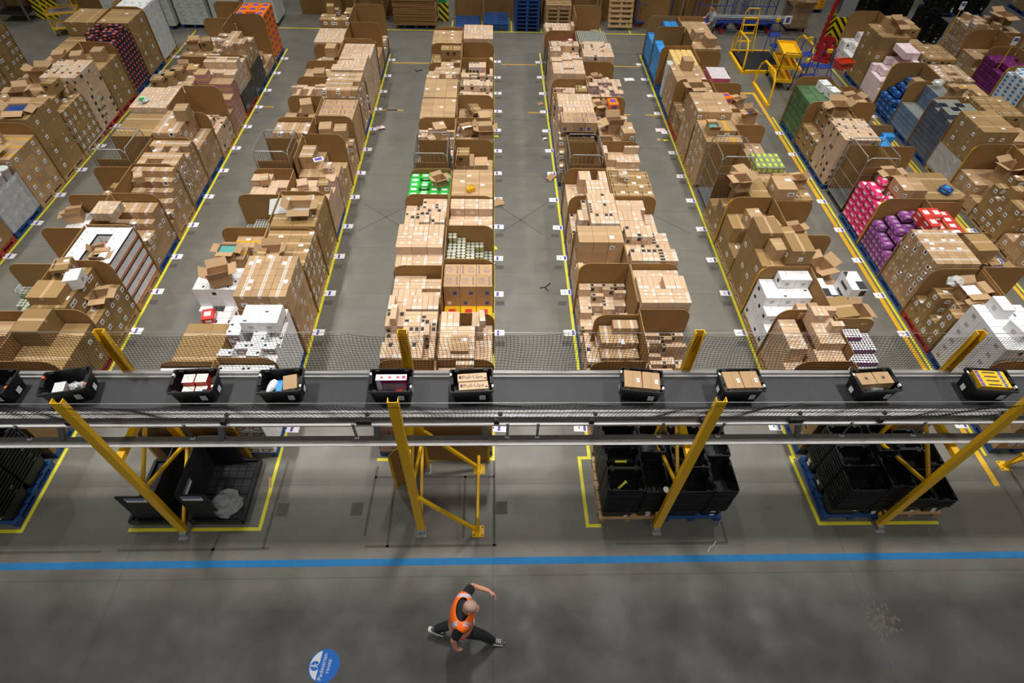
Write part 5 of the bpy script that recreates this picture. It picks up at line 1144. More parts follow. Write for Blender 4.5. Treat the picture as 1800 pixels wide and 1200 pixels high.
# yellow shelf trolley back left
def shelf_cart(x, y, rz, w_, d_, zs, hpost, m, label, inner, frame_m, wheels=True, lip=.06):
    t = thing('shelf_trolley', label, 'trolley', (x, y, 0), rz)
    for z in zs:
        b = MB(); b.box(-w_, w_, -d_, d_, z, z + .02, m)
        for s in (-1, 1): b.box(s * w_ - .012, s * w_ + .012, -d_, d_, z, z + lip, m); b.box(-w_, w_, s * d_ - .012, s * d_ + .012, z, z + lip, m)
        if inner: b.box(-w_ + .05, w_ - .05, -d_ + .05, d_ - .05, z + .021, z + .026, inner)
        obj('shelf', b, t)
    for i in (-1, 1):
        for j in (-1, 1):
            b = MB(); b.tube([(i * w_, j * d_, .12), (i * w_, j * d_, hpost)], .018, frame_m, 8); obj('corner_post', b, t)
            if wheels: b = MB(); b.tube([(i * (w_ - .05) - .015, j * (d_ - .03), .055), (i * (w_ - .05) + .015, j * (d_ - .03), .055)], .055, 'rubber', 12); obj('wheel', b, t)
    for s in (-1, 1):
        b = MB(); b.tube([(s * w_, -d_, hpost), (s * (w_ + .03), -d_ + .04, hpost + .1), (s * (w_ + .03), d_ - .04, hpost + .1), (s * w_, d_, hpost)], .014, frame_m, 8); obj('handle', b, t)
    return t
shelf_cart(-16.35, 24.15, .35, .5, .36, (.25, .75, 1.28), 1.3, 'steel_yellow', 'tall yellow three-shelf trolley at back left', 'wrap_grey', 'steel_yellow')
shelf_cart(10.35, 20.75, 1.45, .58, .3, (.28, .74, 1.15), 1.2, 'steel_yellow', 'yellow three-shelf trolley in black frame beside yellow rails', None, 'rubber', True, .1)
# yellow rails and platform
def hoop(x, y, label, L_=1.6, h_=1.05, rz=PI / 2, base=True, flip=1):
    t = thing('yellow_guard_rail', label, 'guard rail', (x, y, 0), rz); s = flip; b = MB()
    b.tube([(-s * L_ / 2, 0, .08), (-s * L_ / 2, 0, .35), (-s * (L_ / 2 - .1), 0, h_ - .25), (-s * (L_ / 2 - .28), 0, h_ - .02), (-s * (L_ / 2 - .42), 0, h_), (s * (L_ / 2 - .35), 0, h_ - .05), (s * (L_ / 2 - .1), 0, h_ - .25), (s * L_ / 2, 0, .55), (s * L_ / 2, 0, .08)], .036, 'steel_yellow', 10); obj('rail_tube', b, t)
    b = MB(); b.box(-L_ / 2 - .08, L_ / 2 + .08, -.05, .05, 0, .1, 'steel_yellow'); obj('base_bar', b, t)
hoop(9.25, 22.3, 'yellow tubular guard rail beside the dark platform, far one'); hoop(9.42, 19.75, 'yellow tubular guard rail beside shelf trolley, near left one'); hoop(11.55, 22.0, 'yellow tubular guard rail behind blue step stools')
hoop(10.5, 18.3, 'yellow tubular guard rail end behind green packs, right row', .9)
t = thing('floor_scale', 'low dark metal platform between yellow guard rails', 'platform', (10.1, 22.4, 0)); b = MB(); b.box(-.7, .7, -.85, .85, 0, .09, 'black_board'); obj('plate', b, t)
for s in (-1, 1): b = MB(); b.box(-.75, .75, s * .895 - .035, s * .895 + .035, 0, .11, 'steel_yellow'); tag(obj('kerb', b, t), 'yellow kerb of the platform')
t = thing('step_ladder', 'small yellow ladder with curved top behind guard rail', 'ladder', (9.85, 23.6, 0)); b = MB()
b.tube([(-.27, 0, 0), (-.27, .0, 1.35), (-.2, 0, 1.5), (.2, 0, 1.5), (.27, 0, 1.35), (.27, 0, 0)], .022, 'steel_yellow', 8); b.tube([(-.27, -.5, 0), (-.27, -.05, 1.2)], .018, 'steel_yellow', 8); b.tube([(.27, -.5, 0), (.27, -.05, 1.2)], .018, 'steel_yellow', 8); obj('ladder_frame', b, t)
for z in (.3, .6, .9, 1.15): b = MB(); b.box(-.27, .27, -.04, .04, z, z + .03, 'steel_yellow'); obj('rung', b, t)
def step_stool(x, y, rz, label, hs=(.3, .58, .86)):
    t = thing('step_trolley', label, 'trolley', (x, y, 0), rz)
    b = MB()
    for s in (-.25, .25): b.tube([(s, -.35, .05), (s, -.35, hs[0]), (s, .0, hs[1]), (s, .3, hs[2]), (s, .33, 1.35)], .014, 'steel_blue', 8); b.tube([(s, .33, .05), (s, .33, 1.35)], .014, 'steel_blue', 8)
    b.tube([(-.25, .33, 1.35), (.25, .33, 1.35)], .014, 'steel_blue', 8); obj('frame', b, t)
    for i, z in enumerate(hs): b = MB(); b.box(-.26, .26, -.42 + .27 * i, -.12 + .27 * i, z, z + .02, 'steel_blue'); obj('step', b, t)
    for i in (-1, 1):
        for j in (-.33, .33): b = MB(); b.tube([(i * .24 - .012, j, .045), (i * .24 + .012, j, .045)], .045, 'rubber', 10); obj('wheel', b, t)
    b = MB(); b.box(-.09, .09, .3, .36, 1.3, 1.42, 'steel_yellow'); tag(obj('handle_grip', b, t), 'yellow handle grip'); return t
step_stool(10.75, 22.6, .5, 'blue step trolley standing farthest, near the column'); step_stool(11.3, 20.9, .3, 'blue step trolley beside the shelf trolley'); step_stool(11.55, 19.9, .1, 'blue step trolley nearest the right row'); step_stool(10.7, 19.2, .8, 'blue step trolley partly under yellow rail, near green packs', (.2, .4, .6))
t = thing('shopping_basket', 'orange-red plastic basket on blue trolley', 'basket', (12.05, 20.0, .9), .2); b = MB()
b.grid([[(-.24, -.16, 0), (.24, -.16, 0), (.24, .16, 0), (-.24, .16, 0)], [(-.29, -.2, .26), (.29, -.2, .26), (.29, .2, .26), (-.29, .2, .26)], [(-.27, -.18, .26), (.27, -.18, .26), (.27, .18, .26), (-.27, .18, .26)], [(-.22, -.14, .02), (.22, -.14, .02), (.22, .14, .02), (-.22, .14, .02)]], 'red_plastic')
for k in range(5): b.box(-.2 + .09 * k, -.15 + .09 * k, -.196, -.19, .12, .2, 'print_dark')
obj('basket_body', b, t); b = MB(); b.tube([(-.28, 0, .26), (-.1, -.1, .36), (.1, -.1, .36), (.28, 0, .26)], .012, 'rubber', 6); obj('handle', b, t)
# blue cages with metal poles
def blue_cage(x, y, label, w_=.7, poles='up'):
    t = thing('blue_pole_cage', label, 'cage', (x, y, 0)); b = MB()
    for i in (-1, 1):
        for j in (-1, 1): b.tube([(i * w_, j * .4, .2), (i * w_, j * .4, 2.3)], .022, 'steel_blue', 8)
    for z in (.22, .9, 1.5, 2.2): b.tube([(-w_, -.4, z), (w_, -.4, z), (w_, .4, z), (-w_, .4, z)], .018, 'steel_blue', 6, closed=True)
    for k in range(9):
        if k != 4: b.tube([(-w_ + 2 * w_ * (k + .5) / 9, .4, .22), (-w_ + 2 * w_ * (k + .5) / 9, .4, 2.25)], .008, 'steel_blue', 5)
    obj('frame', b, t); b = MB(); b.box(-w_, w_, -.42, .42, .17, .2, 'steel_blue'); obj('base', b, t)
    for i in (-1, 1):
        for j in (-.33, .33): b = MB(); b.tube([(i * (w_ - .1), j - .02, .085), (i * (w_ - .1), j + .02, .085)], .085, 'steel_red', 12); tag(obj('wheel', b, t), 'red wheel')
for i, (x, nm) in enumerate(((6.6, 'left'), (9.1, 'middle'), (10.9, 'right'))): blue_cage(x, 26.0, f'blue wheeled cage holding metal poles at back, {nm} one')
q = random.Random(2)
for c, (x, y, n, d) in enumerate(((6.6, 25.95, 7, (.5, .0, 1.9)), (10.7, 25.9, 7, (-.45, 0, 2.0)))):
    for i in range(n):
        b = MB(); o = Vector((-.25 + .07 * i, -.2 + .06 * (i % 4), .22)); b.tube([o - Vector(d) * .0, o + Vector(d)], .022, 'wire', 8)
        tag(obj('metal_pole', b, None, (x, y, 0)), f"silver metal pole leaning in the {'left' if c == 0 else 'right'} blue cage, {ORD[i]} from left", 'pole', f"leaning poles in {'left' if c == 0 else 'right'} cage")
for i in range(8):
    b = MB(); b.tube([(-1.6, 0, 0), (1.6, 0, 0)], .024, 'wire', 8)
    tag(obj('metal_pole', b, None, (10.35 + .04 * i, 25.15 + .06 * (i % 4), .55 + .06 * (i // 4) + .03 * (i % 2)), 0), f'silver metal pole lying level on the low blue cart, {ORD[i % 4]} from front, {["lower", "upper"][i // 4]} row', 'pole', 'level poles on blue cart')
b = MB(); b.box(-.01, .28, -.02, .02, 0, .3, 'paper'); b.box(.06, .2, -.022, -.02, .05, .25, 'paper_violet'); tag(obj('paper_sign', b, None, (11.85, 25.05, .45)), 'white card with violet mark at end of level poles', 'sign')
t = thing('pole_cart', 'low blue cart under the level metal poles', 'cart', (10.4, 25.25, 0)); b = MB(); b.box(-1.2, 1.2, -.2, .2, .45, .5, 'steel_blue')
for i in (-1, 0, 1): b.bar((i * 1.0, 0, .17), (i * 1.0, 0, .45), .05, .3, 'steel_blue')
obj('deck', b, t)
for i in (-1, 1):
    for j in (-.14, .14): b = MB(); b.tube([(i * 1.0, j - .02, .085), (i * 1.0, j + .02, .085)], .085, 'steel_red', 12); tag(obj('wheel', b, t), 'red wheel')
roll_cage(12.65, 25.9, 'wire roll cage with open cardboard box at the back aisle', 1.8, .42, .45, False); open_box(12.65, 25.9, .16, .78, .8, .75, 0, 'open cardboard box inside the back roll cage')
# hanging bay signs on poles, far right
for i, (x, y) in enumerate(((17.0, 22.55), (19.6, 21.9), (17.2, 19.6), (17.3, 18.0))):
    t = thing('bay_sign', f'white and violet bay sign on pole above far-right row, {ORD[i]} from back', 'sign', (x, y, 0)); hz = (1.95, 1.9, 1.9, 1.9)[i]
    b = MB(); b.tube([(0, 0, 0), (0, 0, hz)], .015, 'steel_yellow', 6); obj('pole', b, t); b = MB(); b.box(-.09, .09, -.012, .012, hz, hz + .26, 'paper'); b.box(-.07, .07, -.0145, -.0125, hz + .13, hz + .23, 'paper_violet'); obj('sign_board', b, t)
# dark racking, far left corner
t = thing('metal_rack', 'dark metal shelf rack in the back left corner', 'rack', (-18.9, 25.3, 0)); b = MB()
for i in (-.6, .6):
    for j in (-.4, .4): b.box(i - .03, i + .03, j - .03, j + .03, 0, 2.6, 'galv')
obj('upright', b, t)
for z in (.3, 1.0, 1.7, 2.4): b = MB(); b.box(-.6, .6, -.4, .4, z, z + .04, 'black_board'); obj('shelf', b, t)
board([(-17.4, 26.4), (-16.0, 26.4)], 0, 2.4, .03, 'brown cardboard sleeve behind the yellow shelf trolley', None, 'cardboard_sleeve'); board([(-20.5, 26.5), (-18.2, 26.4)], 0, 2.4, .03, 'brown cardboard sleeve behind dark rack, back left', None, 'cardboard_sleeve')
# small loose packages
tag(obj('plastic_bag', bag_mb(.14, .18, .16, 'wrap_white', 21), None, (ROWC[1] - .75, Y0 + PITCH * 8 + .35, 1.52), .3), 'white plastic bag lying on parcels of the left row', 'bag')
b = MB(); b.box(-.06, .06, -.04, .04, 0, .03, 'green_pack'); tag(obj('green_packet', b, None, (ROWC[1] - .68, Y0 + PITCH * 8 + .2, 1.69), .3), 'small green packet on the white bag, left row', 'pack')
t = thing('plastic_tub', 'white plastic tub with dark contents on floor left of white banded boxes', 'tub', (ROWC[1] - .95, Y0 + PITCH * 2 + 1.15, .55)); b = MB()
def rr2(x, y, z, c=.05): return [(-x + c, -y, z), (x - c, -y, z), (x, -y + c, z), (x, y - c, z), (x - c, y, z), (-x + c, y, z), (-x, y - c, z), (-x, -y + c, z)]
b.grid([rr2(.14, .11, 0), rr2(.19, .15, .25), rr2(.2, .16, .25), rr2(.18, .14, .25), rr2(.13, .1, .02)], 'wrap_white'); obj('tub_body', b, t); b = MB(); b.box(-.1, .1, -.08, .08, .02, .2, 'print_blue'); obj('tub_contents', b, t)
b = MB(); b.tube([(-.03, 0, .04), (.03, 0, .04)], .07, 'cream_pack', 14); tag(obj('tape_roll', b, None, (ROWC[2] + .12, Y0 + PITCH * 2 + .2, 1.56), .5), 'roll of brown tape on the parcels, mid-left row', 'tape roll')
b = MB(); b.box(-.1, .1, -.05, .05, 0, .1, 'yellow_box'); b.tube([(-.08, 0, .1), (0, 0, .18), (.1, 0, .1)], .015, 'yellow_box', 6); tag(obj('tape_dispenser', b, None, (ROWC[3] + .5, Y0 + PITCH * 5 + .25, 1.36), .5), 'yellow tape dispenser on brown boxes, centre-left row', 'tape dispenser')
b = MB(); b.box(-.12, .12, -.09, .09, 0, .02, 'paper'); b.box(-.09, .09, -.06, .06, .02, .022, 'paper_violet'); tag(obj('booklet', b, None, (ROWC[2] + .55, Y0 + PITCH * 6 + .3, 1.36), .4), 'white and blue booklet lying on cartons, mid-left row', 'booklet')
for i, (x, y, z) in enumerate(((ROWC[6] - .7, Y0 + PITCH * 2 + .9, 1.25), (ROWC[7] - .35, Y0 + PITCH * 9 + 1.0, 1.5))): tag(obj('plastic_film', bag_mb(.22, .15, .16, 'film', 30 + i), None, (x, y, z), .3), ('crumpled clear film on the boxes of the right row', 'crumpled clear film above blue tins of outer-right row')[i], 'film')

# ---------------------------------------------------------------- people
def ring_loft(b, path, m, n=12):
    """path: list of (centre, rx, ry, xdir): ellipses whose plane is set by the local path direction"""
    P = [Vector(p[0]) for p in path]; rings = []
    for i, (c, rx, ry, xd) in enumerate(path):
        d = (P[min(i + 1, len(P) - 1)] - P[max(i - 1, 0)]).normalized(); x = Vector(xd); x = (x - d * x.dot(d)).normalized(); y = d.cross(x)
        rings.append([P[i] + x * rx * math.cos(2 * PI * j / n) + y * ry * math.sin(2 * PI * j / n) for j in range(n)])
    b.grid(rings, m)
def limb(b, pts, rs, m, xd=(0, 1, 0), flat=1., n=12, cap=.6):
    pts = [Vector(p) for p in pts]; path = []
    d0 = (pts[0] - pts[1]).normalized(); d1 = (pts[-1] - pts[-2]).normalized()
    path.append((pts[0] + d0 * rs[0] * cap, rs[0] * .35, rs[0] * .35 * flat, xd)); 
    for i, (p, r_) in enumerate(zip(pts, rs)):
        path.append((p, r_, r_ * flat, xd))
        if i < len(pts) - 1: q = (p + pts[i + 1]) / 2; path.append((q, (r_ + rs[i + 1]) / 2 * 1.03, (r_ + rs[i + 1]) / 2 * flat * 1.03, xd))
    path.append((pts[-1] + d1 * rs[-1] * cap, rs[-1] * .35, rs[-1] * .35 * flat, xd)); ring_loft(b, path, m, n)
def remesh(o, vox, smooth=2):
    m = o.modifiers.new('remesh', 'REMESH'); m.mode = 'VOXEL'; m.voxel_size = vox; m.use_smooth_shade = True
    if smooth: k = o.modifiers.new('smooth', 'SMOOTH'); k.factor = .5; k.iterations = smooth
def bake(o):
    bpy.context.view_layer.update(); me = bpy.data.meshes.new_from_object(o.evaluated_get(bpy.context.evaluated_depsgraph_get())); o.modifiers.clear(); o.data = me
    me.polygons.foreach_set('use_smooth', [True] * len(me.polygons))
def hand(b, wrist, mid, palm_n, side, m, curl=.9, s=1.):
    """palm from wrist towards mid (knuckles); palm_n: normal the fingers curl towards; side: towards the thumb"""
    w_, k = Vector(wrist), Vector(mid); d = (k - w_).normalized(); nrm = Vector(palm_n); nrm = (nrm - d * nrm.dot(d)).normalized(); sd_ = d.cross(nrm); 
    if sd_.dot(Vector(side)) < 0: sd_ = -sd_
    ring_loft(b, [(w_ - d * .02, .026 * s, .02 * s, sd_), (w_ + d * .01, .03 * s, .02 * s, sd_), (w_ + (k - w_) * .55, .04 * s, .017 * s, sd_), (k, .042 * s, .014 * s, sd_), (k + d * .008, .03 * s, .008 * s, sd_)], m, 12)
    for i, (off, ln) in enumerate(((.031, .072), (.0105, .08), (-.0105, .075), (-.031, .058))):
        p = k + sd_ * off * s; dd = d.copy(); pts = [p - d * .01]
        for q, fr_ in enumerate((.45, .3, .25)):
            a = curl * (.45 + .35 * q) * (1 + .12 * i); dd = (d * math.cos(a) + nrm * math.sin(a)).normalized(); p = p + dd * ln * fr_ * s; pts.append(p)
        limb(b, pts, [.0092 * s, .0085 * s, .0078 * s, .0068 * s], m, sd_, 1, 8, .8)
    p = w_ + d * .025 + sd_ * .028 * s; t1 = p + (d * .55 + sd_ * .6 + nrm * .25).normalized() * .036 * s; t2 = t1 + (d * .9 + sd_ * .1 + nrm * .5).normalized() * .03 * s
    limb(b, [p, t1, t2], [.013 * s, .0105 * s, .0085 * s], m, nrm, 1, 8, .8)
def person(label, J, F, L, col):
    """J: joints in world coordinates; F: facing direction; L: direction to the person's left"""
    F, L = Vector(F).normalized(), Vector(L).normalized(); o0 = Vector((J['pelvis'][0], J['pelvis'][1], 0)); t = thing('person', label, 'person', o0)
    V = {k: Vector(v) - o0 for k, v in J.items() if isinstance(v, tuple)}; U = Vector((0, 0, 1)); hf = Vector(J.get('hface', F)).normalized()
    b = MB(); sk = col['skin']
    hl = U.cross(hf).normalized(); hu = hf.cross(hl).normalized(); hc = V['head']
    def H(f, l, u): return hc + hf * f + hl * l + hu * u
    ring_loft(b, [(H(.0, 0, -.125), .03, .035, hf), (H(.022, 0, -.105), .055, .052, hf), (H(.01, 0, -.05), .084, .066, hf), (H(-.004, 0, 0), .096, .074, hf), (H(-.008, 0, .05), .094, .075, hf), (H(-.012, 0, .09), .072, .06, hf), (H(-.012, 0, .113), .035, .03, hf)], sk, 18)
    ring_loft(b, [(H(.085, 0, .015), .008, .006, hl), (H(.1, 0, -.012), .012, .012, hl), (H(.112, 0, -.03), .017, .014, hl), (H(.09, 0, -.042), .014, .008, hl)], sk, 8)   # nose
    ring_loft(b, [(H(.088, -.03, -.068), .004, .006, U), (H(.097, 0, -.066), .009, .009, U), (H(.088, .03, -.068), .004, .006, U)], sk, 8)    # lips
    ring_loft(b, [(H(.08, -.045, .03), .006, .008, U), (H(.092, -.02, .034), .008, .009, U), (H(.092, .02, .034), .008, .009, U), (H(.08, .045, .03), .006, .008, U)], sk, 8)  # brow
    for s in (-1, 1):
        ring_loft(b, [(H(-.01, s * .07, -.035), .008, .004, hf), (H(-.012, s * .078, -.01), .018, .008, hf), (H(-.014, s * .082, .015), .02, .009, hf), (H(-.012, s * .078, .03), .01, .005, hf)], sk, 10)
    limb(b, [V['neck'] - U * .04, V['neck'] + (H(-.02, 0, -.08) - V['neck']) * .5, H(-.015, 0, -.07)], [.062, .056, .055], sk, F)
    def torso(bb, m, g, z0=0., shoulder=1.):
        pe, ch, ne = V['pelvis'], V['chest'], V['neck']
        sh = (V['shL'] + V['shR']) / 2; path = [(pe + (pe - ch).normalized() * .1, .09 + g, .14 + g, F), (pe, .115 + g, .165 + g, F), (pe + (ch - pe) * .45, .11 + g, .15 + g, F), (ch, .125 + g, .178 + g, F), (sh - U * .01, .095 + g, .2 * shoulder + g, F), (sh + U * .035, .07 + g, .15 + g, F), (ne - U * .01, .055 + g, .075 + g, F)]
        ring_loft(bb, path[int(z0):], m, 20)
    torso(b, sk, -.012)
    for s in 'LR':
        limb(b, [V['sh' + s], V['el' + s], V['wr' + s]], [.05, .041, .028], sk, U, 1)
        hand(b, V['wr' + s], V['kn' + s], J.get('palm' + s, (0, 0, -1)), J.get('thumb' + s, F), sk, J.get('curl' + s, .9))
        limb(b, [V['hip' + s], V['knee' + s], V['ank' + s]], [.08, .055, .038], sk, L)
    body = obj('body', b, t); remesh(body, .0055, 2); bake(body)
    # eyes
    for s in (-1, 1):
        e = MB(); c = H(.083, s * .031, .008); e.grid([[c + hl * r_ * math.cos(2 * PI * j / 10) + hu * r_ * .7 * math.sin(2 * PI * j / 10) + hf * q for j in range(10)] for r_, q in ((.013, -.008), (.012, .002), (.007, .006))], 'paper'); ee = obj('eye', e, t)
        e = MB(); e.grid([[c + hl * r_ * math.cos(2 * PI * j / 8) + hu * r_ * math.sin(2 * PI * j / 8) + hf * q for j in range(8)] for r_, q in ((.0055, .004), (.004, .0075))], 'rubber'); obj('iris', e, ee)
    # hair: a cap over crown and back of the head
    e = MB(); n = 18; rings = []
    for u, rx, ry, f in ((-.045 if col['hair'] != 'hair_stubble' else -.02, .06, .062, -.045), (0.0, .075, .0765, -.026), (.05, .097, .0785, -.011), (.088, .078, .066, -.013), (.112, .042, .037, -.013), (.12, .012, .012, -.013)):
        g = .004 if col['hair'] == 'hair_stubble' else .012; rings.append([H(f + (rx + g) * math.cos(2 * PI * j / n), (ry + g) * math.sin(2 * PI * j / n), u + g) for j in range(n)])
    e.grid(rings, col['hair']); hh = obj('hair', e, t); sub = hh.modifiers.new('s', 'SUBSURF'); sub.levels = sub.render_levels = 2; bake(hh)
    # shirt with short sleeves
    e = MB(); torso(e, col['shirt'], .016)
    for s in 'LR': q = V['sh' + s] + (V['el' + s] - V['sh' + s]) * .72; limb(e, [V['sh' + s], (V['sh' + s] + q) / 2, q], [.074, .07, .066], col['shirt'], U, 1, 12, .1)
    sh_ = obj('shirt', e, t); remesh(sh_, .009, 3); bake(sh_)
    # trousers
    e = MB(); pe = V['pelvis']; ring_loft(e, [(pe + U * .1, .125, .172, F), (pe, .13, .182, F), (pe - U * .09, .12, .17, F), (pe - U * .13, .07, .12, F)], col['trousers'], 18)
    for s in 'LR': limb(e, [V['hip' + s] - U * .02, V['knee' + s], V['ank' + s] + (V['knee' + s] - V['ank' + s]).normalized() * .03], [.102, .075, .062], col['trousers'], L, 1, 14, .25)
    tr = obj('trousers', e, t); remesh(tr, .01, 3); bake(tr)
    for s in 'LR':
        a, toe = V['ank' + s], V['toe' + s]; d = (toe - a); hd = d.normalized(); up = (U - hd * U.dot(hd)).normalized(); heel = a - hd * .07 - up * .03; toe = toe - up * 0
        base = [heel, heel + (toe - heel) * .25, heel + (toe - heel) * .6, heel + (toe - heel) * .9, toe + (toe - heel).normalized() * .01]; sdv = (toe - heel).cross(up).normalized()
        e = MB(); ring_loft(e, [(base[0] + up * .02, .03, .03, sdv), (base[1] + up * .035, .04, .055, sdv), (base[2] + up * .02, .046, .04, sdv), (base[3] + up * .008, .042, .026, sdv), (base[4] + up * .004, .02, .014, sdv)], col['shoe'], 12)
        so = obj('shoe', e, t); su = so.modifiers.new('s', 'SUBSURF'); su.levels = su.render_levels = 2; bake(so)
        e = MB(); ring = []
        for z in (-.028, -.008):
            ring.append([base[0] - (toe - heel).normalized() * .02 + up * z, base[0] + sdv * .036 + up * z, base[2] + sdv * .05 + up * z, base[3] + sdv * .046 + up * z, base[4] + up * z + (toe - heel).normalized() * .012, base[3] - sdv * .046 + up * z, base[2] - sdv * .05 + up * z, base[0] - sdv * .036 + up * z])
        e.grid(ring, 'sole_white'); tag(obj('sole', e, so), 'white sole')
        e = MB()
        for q in range(3): c = base[1] + (base[2] - base[1]) * (.5 + .35 * q) + up * (.078 - .012 * q); e.bar(c - sdv * .028, c + sdv * .028, .006, .004, 'paper')
        obj('laces', e, so)
    if col.get('vest'):
        e = MB(); pe, ch = V['pelvis'], V['chest']; sh = (V['shL'] + V['shR']) / 2; lo = pe - U * .06
        path = [(lo, .17, .22, F), (pe + U * .05, .165, .215, F), (pe + (ch - pe) * .5, .155, .205, F), (ch, .165, .232, F), (sh - U * .02, .145, .268, F), (sh + U * .045, .12, .245, F), (sh + U * .085, .09, .15, F)]
        ring_loft(e, path, 'vest_orange', 28); e.f = [f for f in e.f if len(f) <= 4]; e.m = e.m[:len(e.f)]
        ve = obj('hi_vis_vest', e, t); su = ve.modifiers.new('s', 'SUBSURF'); su.levels = su.render_levels = 2; bake(ve)
        so = ve.modifiers.new('sol', 'SOLIDIFY'); so.thickness = .006; so.offset = 1; bake(ve)
        tree_ = BVHTree.FromPolygons([v.co for v in ve.data.vertices], [tuple(p.vertices) for p in ve.data.polygons])
        def wrap(name, P0, D, N_, half):   # band: cast from axis points outwards
            e = MB(); rows = []
            for (c, d, wv) in zip(P0, D, half):
                row = []
                for s in (-1, 1):
                    h = tree_.ray_cast(c + wv * s + d * .6, -d)
                    row.append((h[0] + d * .004) if h[0] is not None else None)
                rows.append(row)
            for a, c in zip(rows, rows[1:]):
                if None not in a and None not in c and (a[0] - c[0]).length < .12: e.face([a[0], a[1], c[1], c[0]], 'reflective')
            tag(obj(name, e, ve), 'silver reflective band')
        n = 40; dirs = [F * math.cos(2 * PI * i / n) + L * math.sin(2 * PI * i / n) for i in range(n + 1)]
        for fz in (.14, .36): c = pe + (ch - pe) * 1.0 * fz * 1.2; wrap('reflective_band', [c] * (n + 1), dirs, None, [U * .025] * (n + 1))
        for s in (-1, 1):
            c = ch + L * s * .175 - U * .05; dd = [F * math.cos(PI * i / 24) + U * math.sin(PI * i / 24) for i in range(25)]; wrap('shoulder_band', [c] * 25, dd, None, [L * .026] * 25)
        e = MB(); c = ch + F * .165 + L * -.09; e.obox(c, L * .03, U * .045, F * .004, 'paper'); tag(obj('badge', e, t), 'white badge on the chest')
    return t
person('bald man in orange hi-vis vest striding along the walkway, seen from above', dict(
    pelvis=(-.44, 2.31, .95), chest=(-.41, 2.31, 1.27), neck=(-.35, 2.305, 1.5), head=(-.285, 2.285, 1.645), hface=(.93, -.12, -.28),
    shL=(-.38, 2.49, 1.42), elL=(-.28, 2.70, 1.2), wrL=(-.06, 2.665, 1.1), knL=(.02, 2.63, 1.055), palmL=(-.2, -.7, -.5), thumbL=(.2, -.3, 1), curlL=1.15,
    shR=(-.41, 2.12, 1.42), elR=(-.52, 2.02, 1.15), wrR=(-.5, 1.97, .93), knR=(-.47, 1.965, .85), palmR=(.2, .9, 0), thumbR=(1, 0, 0), curlR=1.0,
    hipL=(-.44, 2.40, .9), kneeL=(-.55, 2.42, .47), ankL=(-.86, 2.40, .2), toeL=(-.72, 2.385, .035),
    hipR=(-.42, 2.22, .9), kneeR=(-.16, 2.24, .53), ankR=(-.0, 2.26, .1), toeR=(.17, 2.25, .04)), (1, -.05, 0), (.05, 1, 0),
    dict(skin='skin', hair='hair_stubble', shirt='cloth_black', trousers='cloth_black', shoe='shoe_grey', vest=True))
bx0, by0 = 8.25, 23.2
person('man in grey polo shirt and dark trousers pushing black crates at back', dict(
    pelvis=(bx0 + .02, by0, .95), chest=(bx0 - .03, by0, 1.28), neck=(bx0 - .06, by0, 1.5), head=(bx0 - .1, by0, 1.65), hface=(-1, -.1, -.1),
    shL=(bx0 - .04, by0 - .19, 1.42), elL=(bx0 - .2, by0 - .26, 1.16), wrL=(bx0 - .44, by0 - .22, 1.12), knL=(bx0 - .53, by0 - .2, 1.11), palmL=(0, 0, -1), thumbL=(0, 1, 0),
    shR=(bx0 - .04, by0 + .19, 1.42), elR=(bx0 - .2, by0 + .26, 1.2), wrR=(bx0 - .44, by0 + .2, 1.18), knR=(bx0 - .53, by0 + .18, 1.17), palmR=(0, 0, -1), thumbR=(0, -1, 0),
    hipL=(bx0, by0 - .1, .9), kneeL=(bx0 - .12, by0 - .1, .5), ankL=(bx0 - .03, by0 - .1, .1), toeL=(bx0 - .2, by0 - .1, .04),
    hipR=(bx0, by0 + .1, .9), kneeR=(bx0 + .08, by0 + .1, .5), ankR=(bx0 + .28, by0 + .1, .12), toeR=(bx0 + .12, by0 + .1, .04)), (-1, 0, 0), (0, -1, 0),
    dict(skin='skin', hair='hair_dark', shirt='cloth_grey', trousers='cloth_black', shoe='shoe_grey'))
t = thing('hand_truck', 'black hand trolley pushed by the man in grey at back', 'trolley', (bx0 - .85, by0, 0)); b = MB()
b.obox((-.1, 0, .85), (.32, 0, -.16), (0, .33, 0), (.012, 0, .02), 'black_plastic'); b.obox((-.1, 0, .6), (.3, 0, -.13), (0, .33, 0), (.05, 0, .1), 'black_plastic'); obj('carrier', b, t)
b = MB(); b.tube([(.32, -.2, 1.1), (.32, .2, 1.1)], .018, 'steel_yellow', 8); b.tube([(.32, -.2, 1.1), (.25, -.2, .1)], .015, 'rubber', 8); b.tube([(.32, .2, 1.1), (.25, .2, .1)], .015, 'rubber', 8); obj('handle', b, t)
for s in (-.25, .25): b = MB(); b.tube([(.2, s - .02, .1), (.2, s + .02, .1)], .1, 'rubber', 12); obj('wheel', b, t)
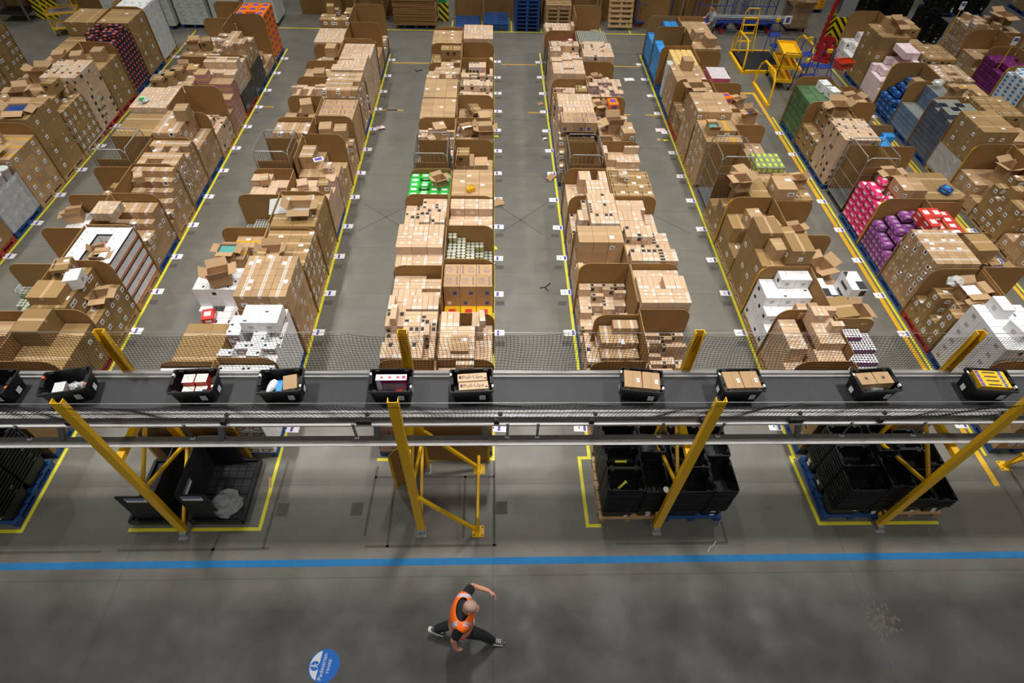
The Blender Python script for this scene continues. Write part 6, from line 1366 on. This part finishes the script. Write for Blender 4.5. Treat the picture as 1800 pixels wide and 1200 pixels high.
# film wraps around pallet loads
def wrap_sheet(r_, side, k, z0, z1, m, label, name='stretch_film'):
    x = ROWC[r_] + side * .53; ya = Y0 + PITCH * k; s = side; t = thing(name, label, 'film', (x, ya + .6, 0)); q = random.Random(k + r_); b = MB(); rings = []
    for i in range(9):
        z = z0 + (z1 - z0) * i / 8; w = lambda: q.uniform(0, .012)
        rings.append([(-s * .2, -.598 - w(), z), (s * .1, -.6 - w(), z), (s * (.505 + w()), -.6, z + q.uniform(-.02, .02))] + [(s * (.508 + w()), -.6 + 1.2 * j / 6, z + q.uniform(-.02, .02)) for j in range(1, 7)])
    b.grid(rings, m, closed=False); obj('film_sheet', b, t); return t
wrap_sheet(1, 1, 11, .16, .95, 'black_wrap', 'black stretch film round lower load, right pallet, twelfth bay, left row'); wrap_sheet(1, 1, 10, .16, .75, 'black_wrap', 'black stretch film round lower load, right pallet, eleventh bay, left row')
wrap_sheet(4, -1, 12, .16, 1.1, 'black_wrap', 'black film hanging on left side of the pink bags, centre-right row'); wrap_sheet(7, -1, 7, .16, .9, 'film', 'clear stretch film round lower load, left pallet, eighth bay, outer-right row')
wrap_sheet(0, 1, 5, .16, 1.15, 'film', 'clear stretch film round the grey tubs, far-left row'); wrap_sheet(0, 1, 13, .16, 1.85, 'film', 'clear stretch film round white load, far-left row')
b = MB(); q = random.Random(4); rings = []
for i in range(7):
    z = .15 + 1.1 * i / 6; rings.append([(x + q.uniform(-.012, .012), y + q.uniform(-.015, .015), z) for x, y in ((-.1, -.16), (.04, -.17), (.12, -.08), (.12, .1), (.04, .17), (-.1, .15))])
b.grid(rings, 'wrap_white'); tag(obj('wrapped_load', b, None, (ROWC[5] - .9, Y0 + PITCH * 11 + .35, 0)), 'white film-wrapped load left of cream packets, mid-right row', 'wrapped load')
b = MB(); b.box(-.5, .5, -.3, .3, 0, .004, 'film'); tag(obj('plastic_film', b, None, (ROWC[2] + .35, Y0 + PITCH * 4 + .8, 1.42), .2), 'clear film lying over big carton, mid-left row', 'film')
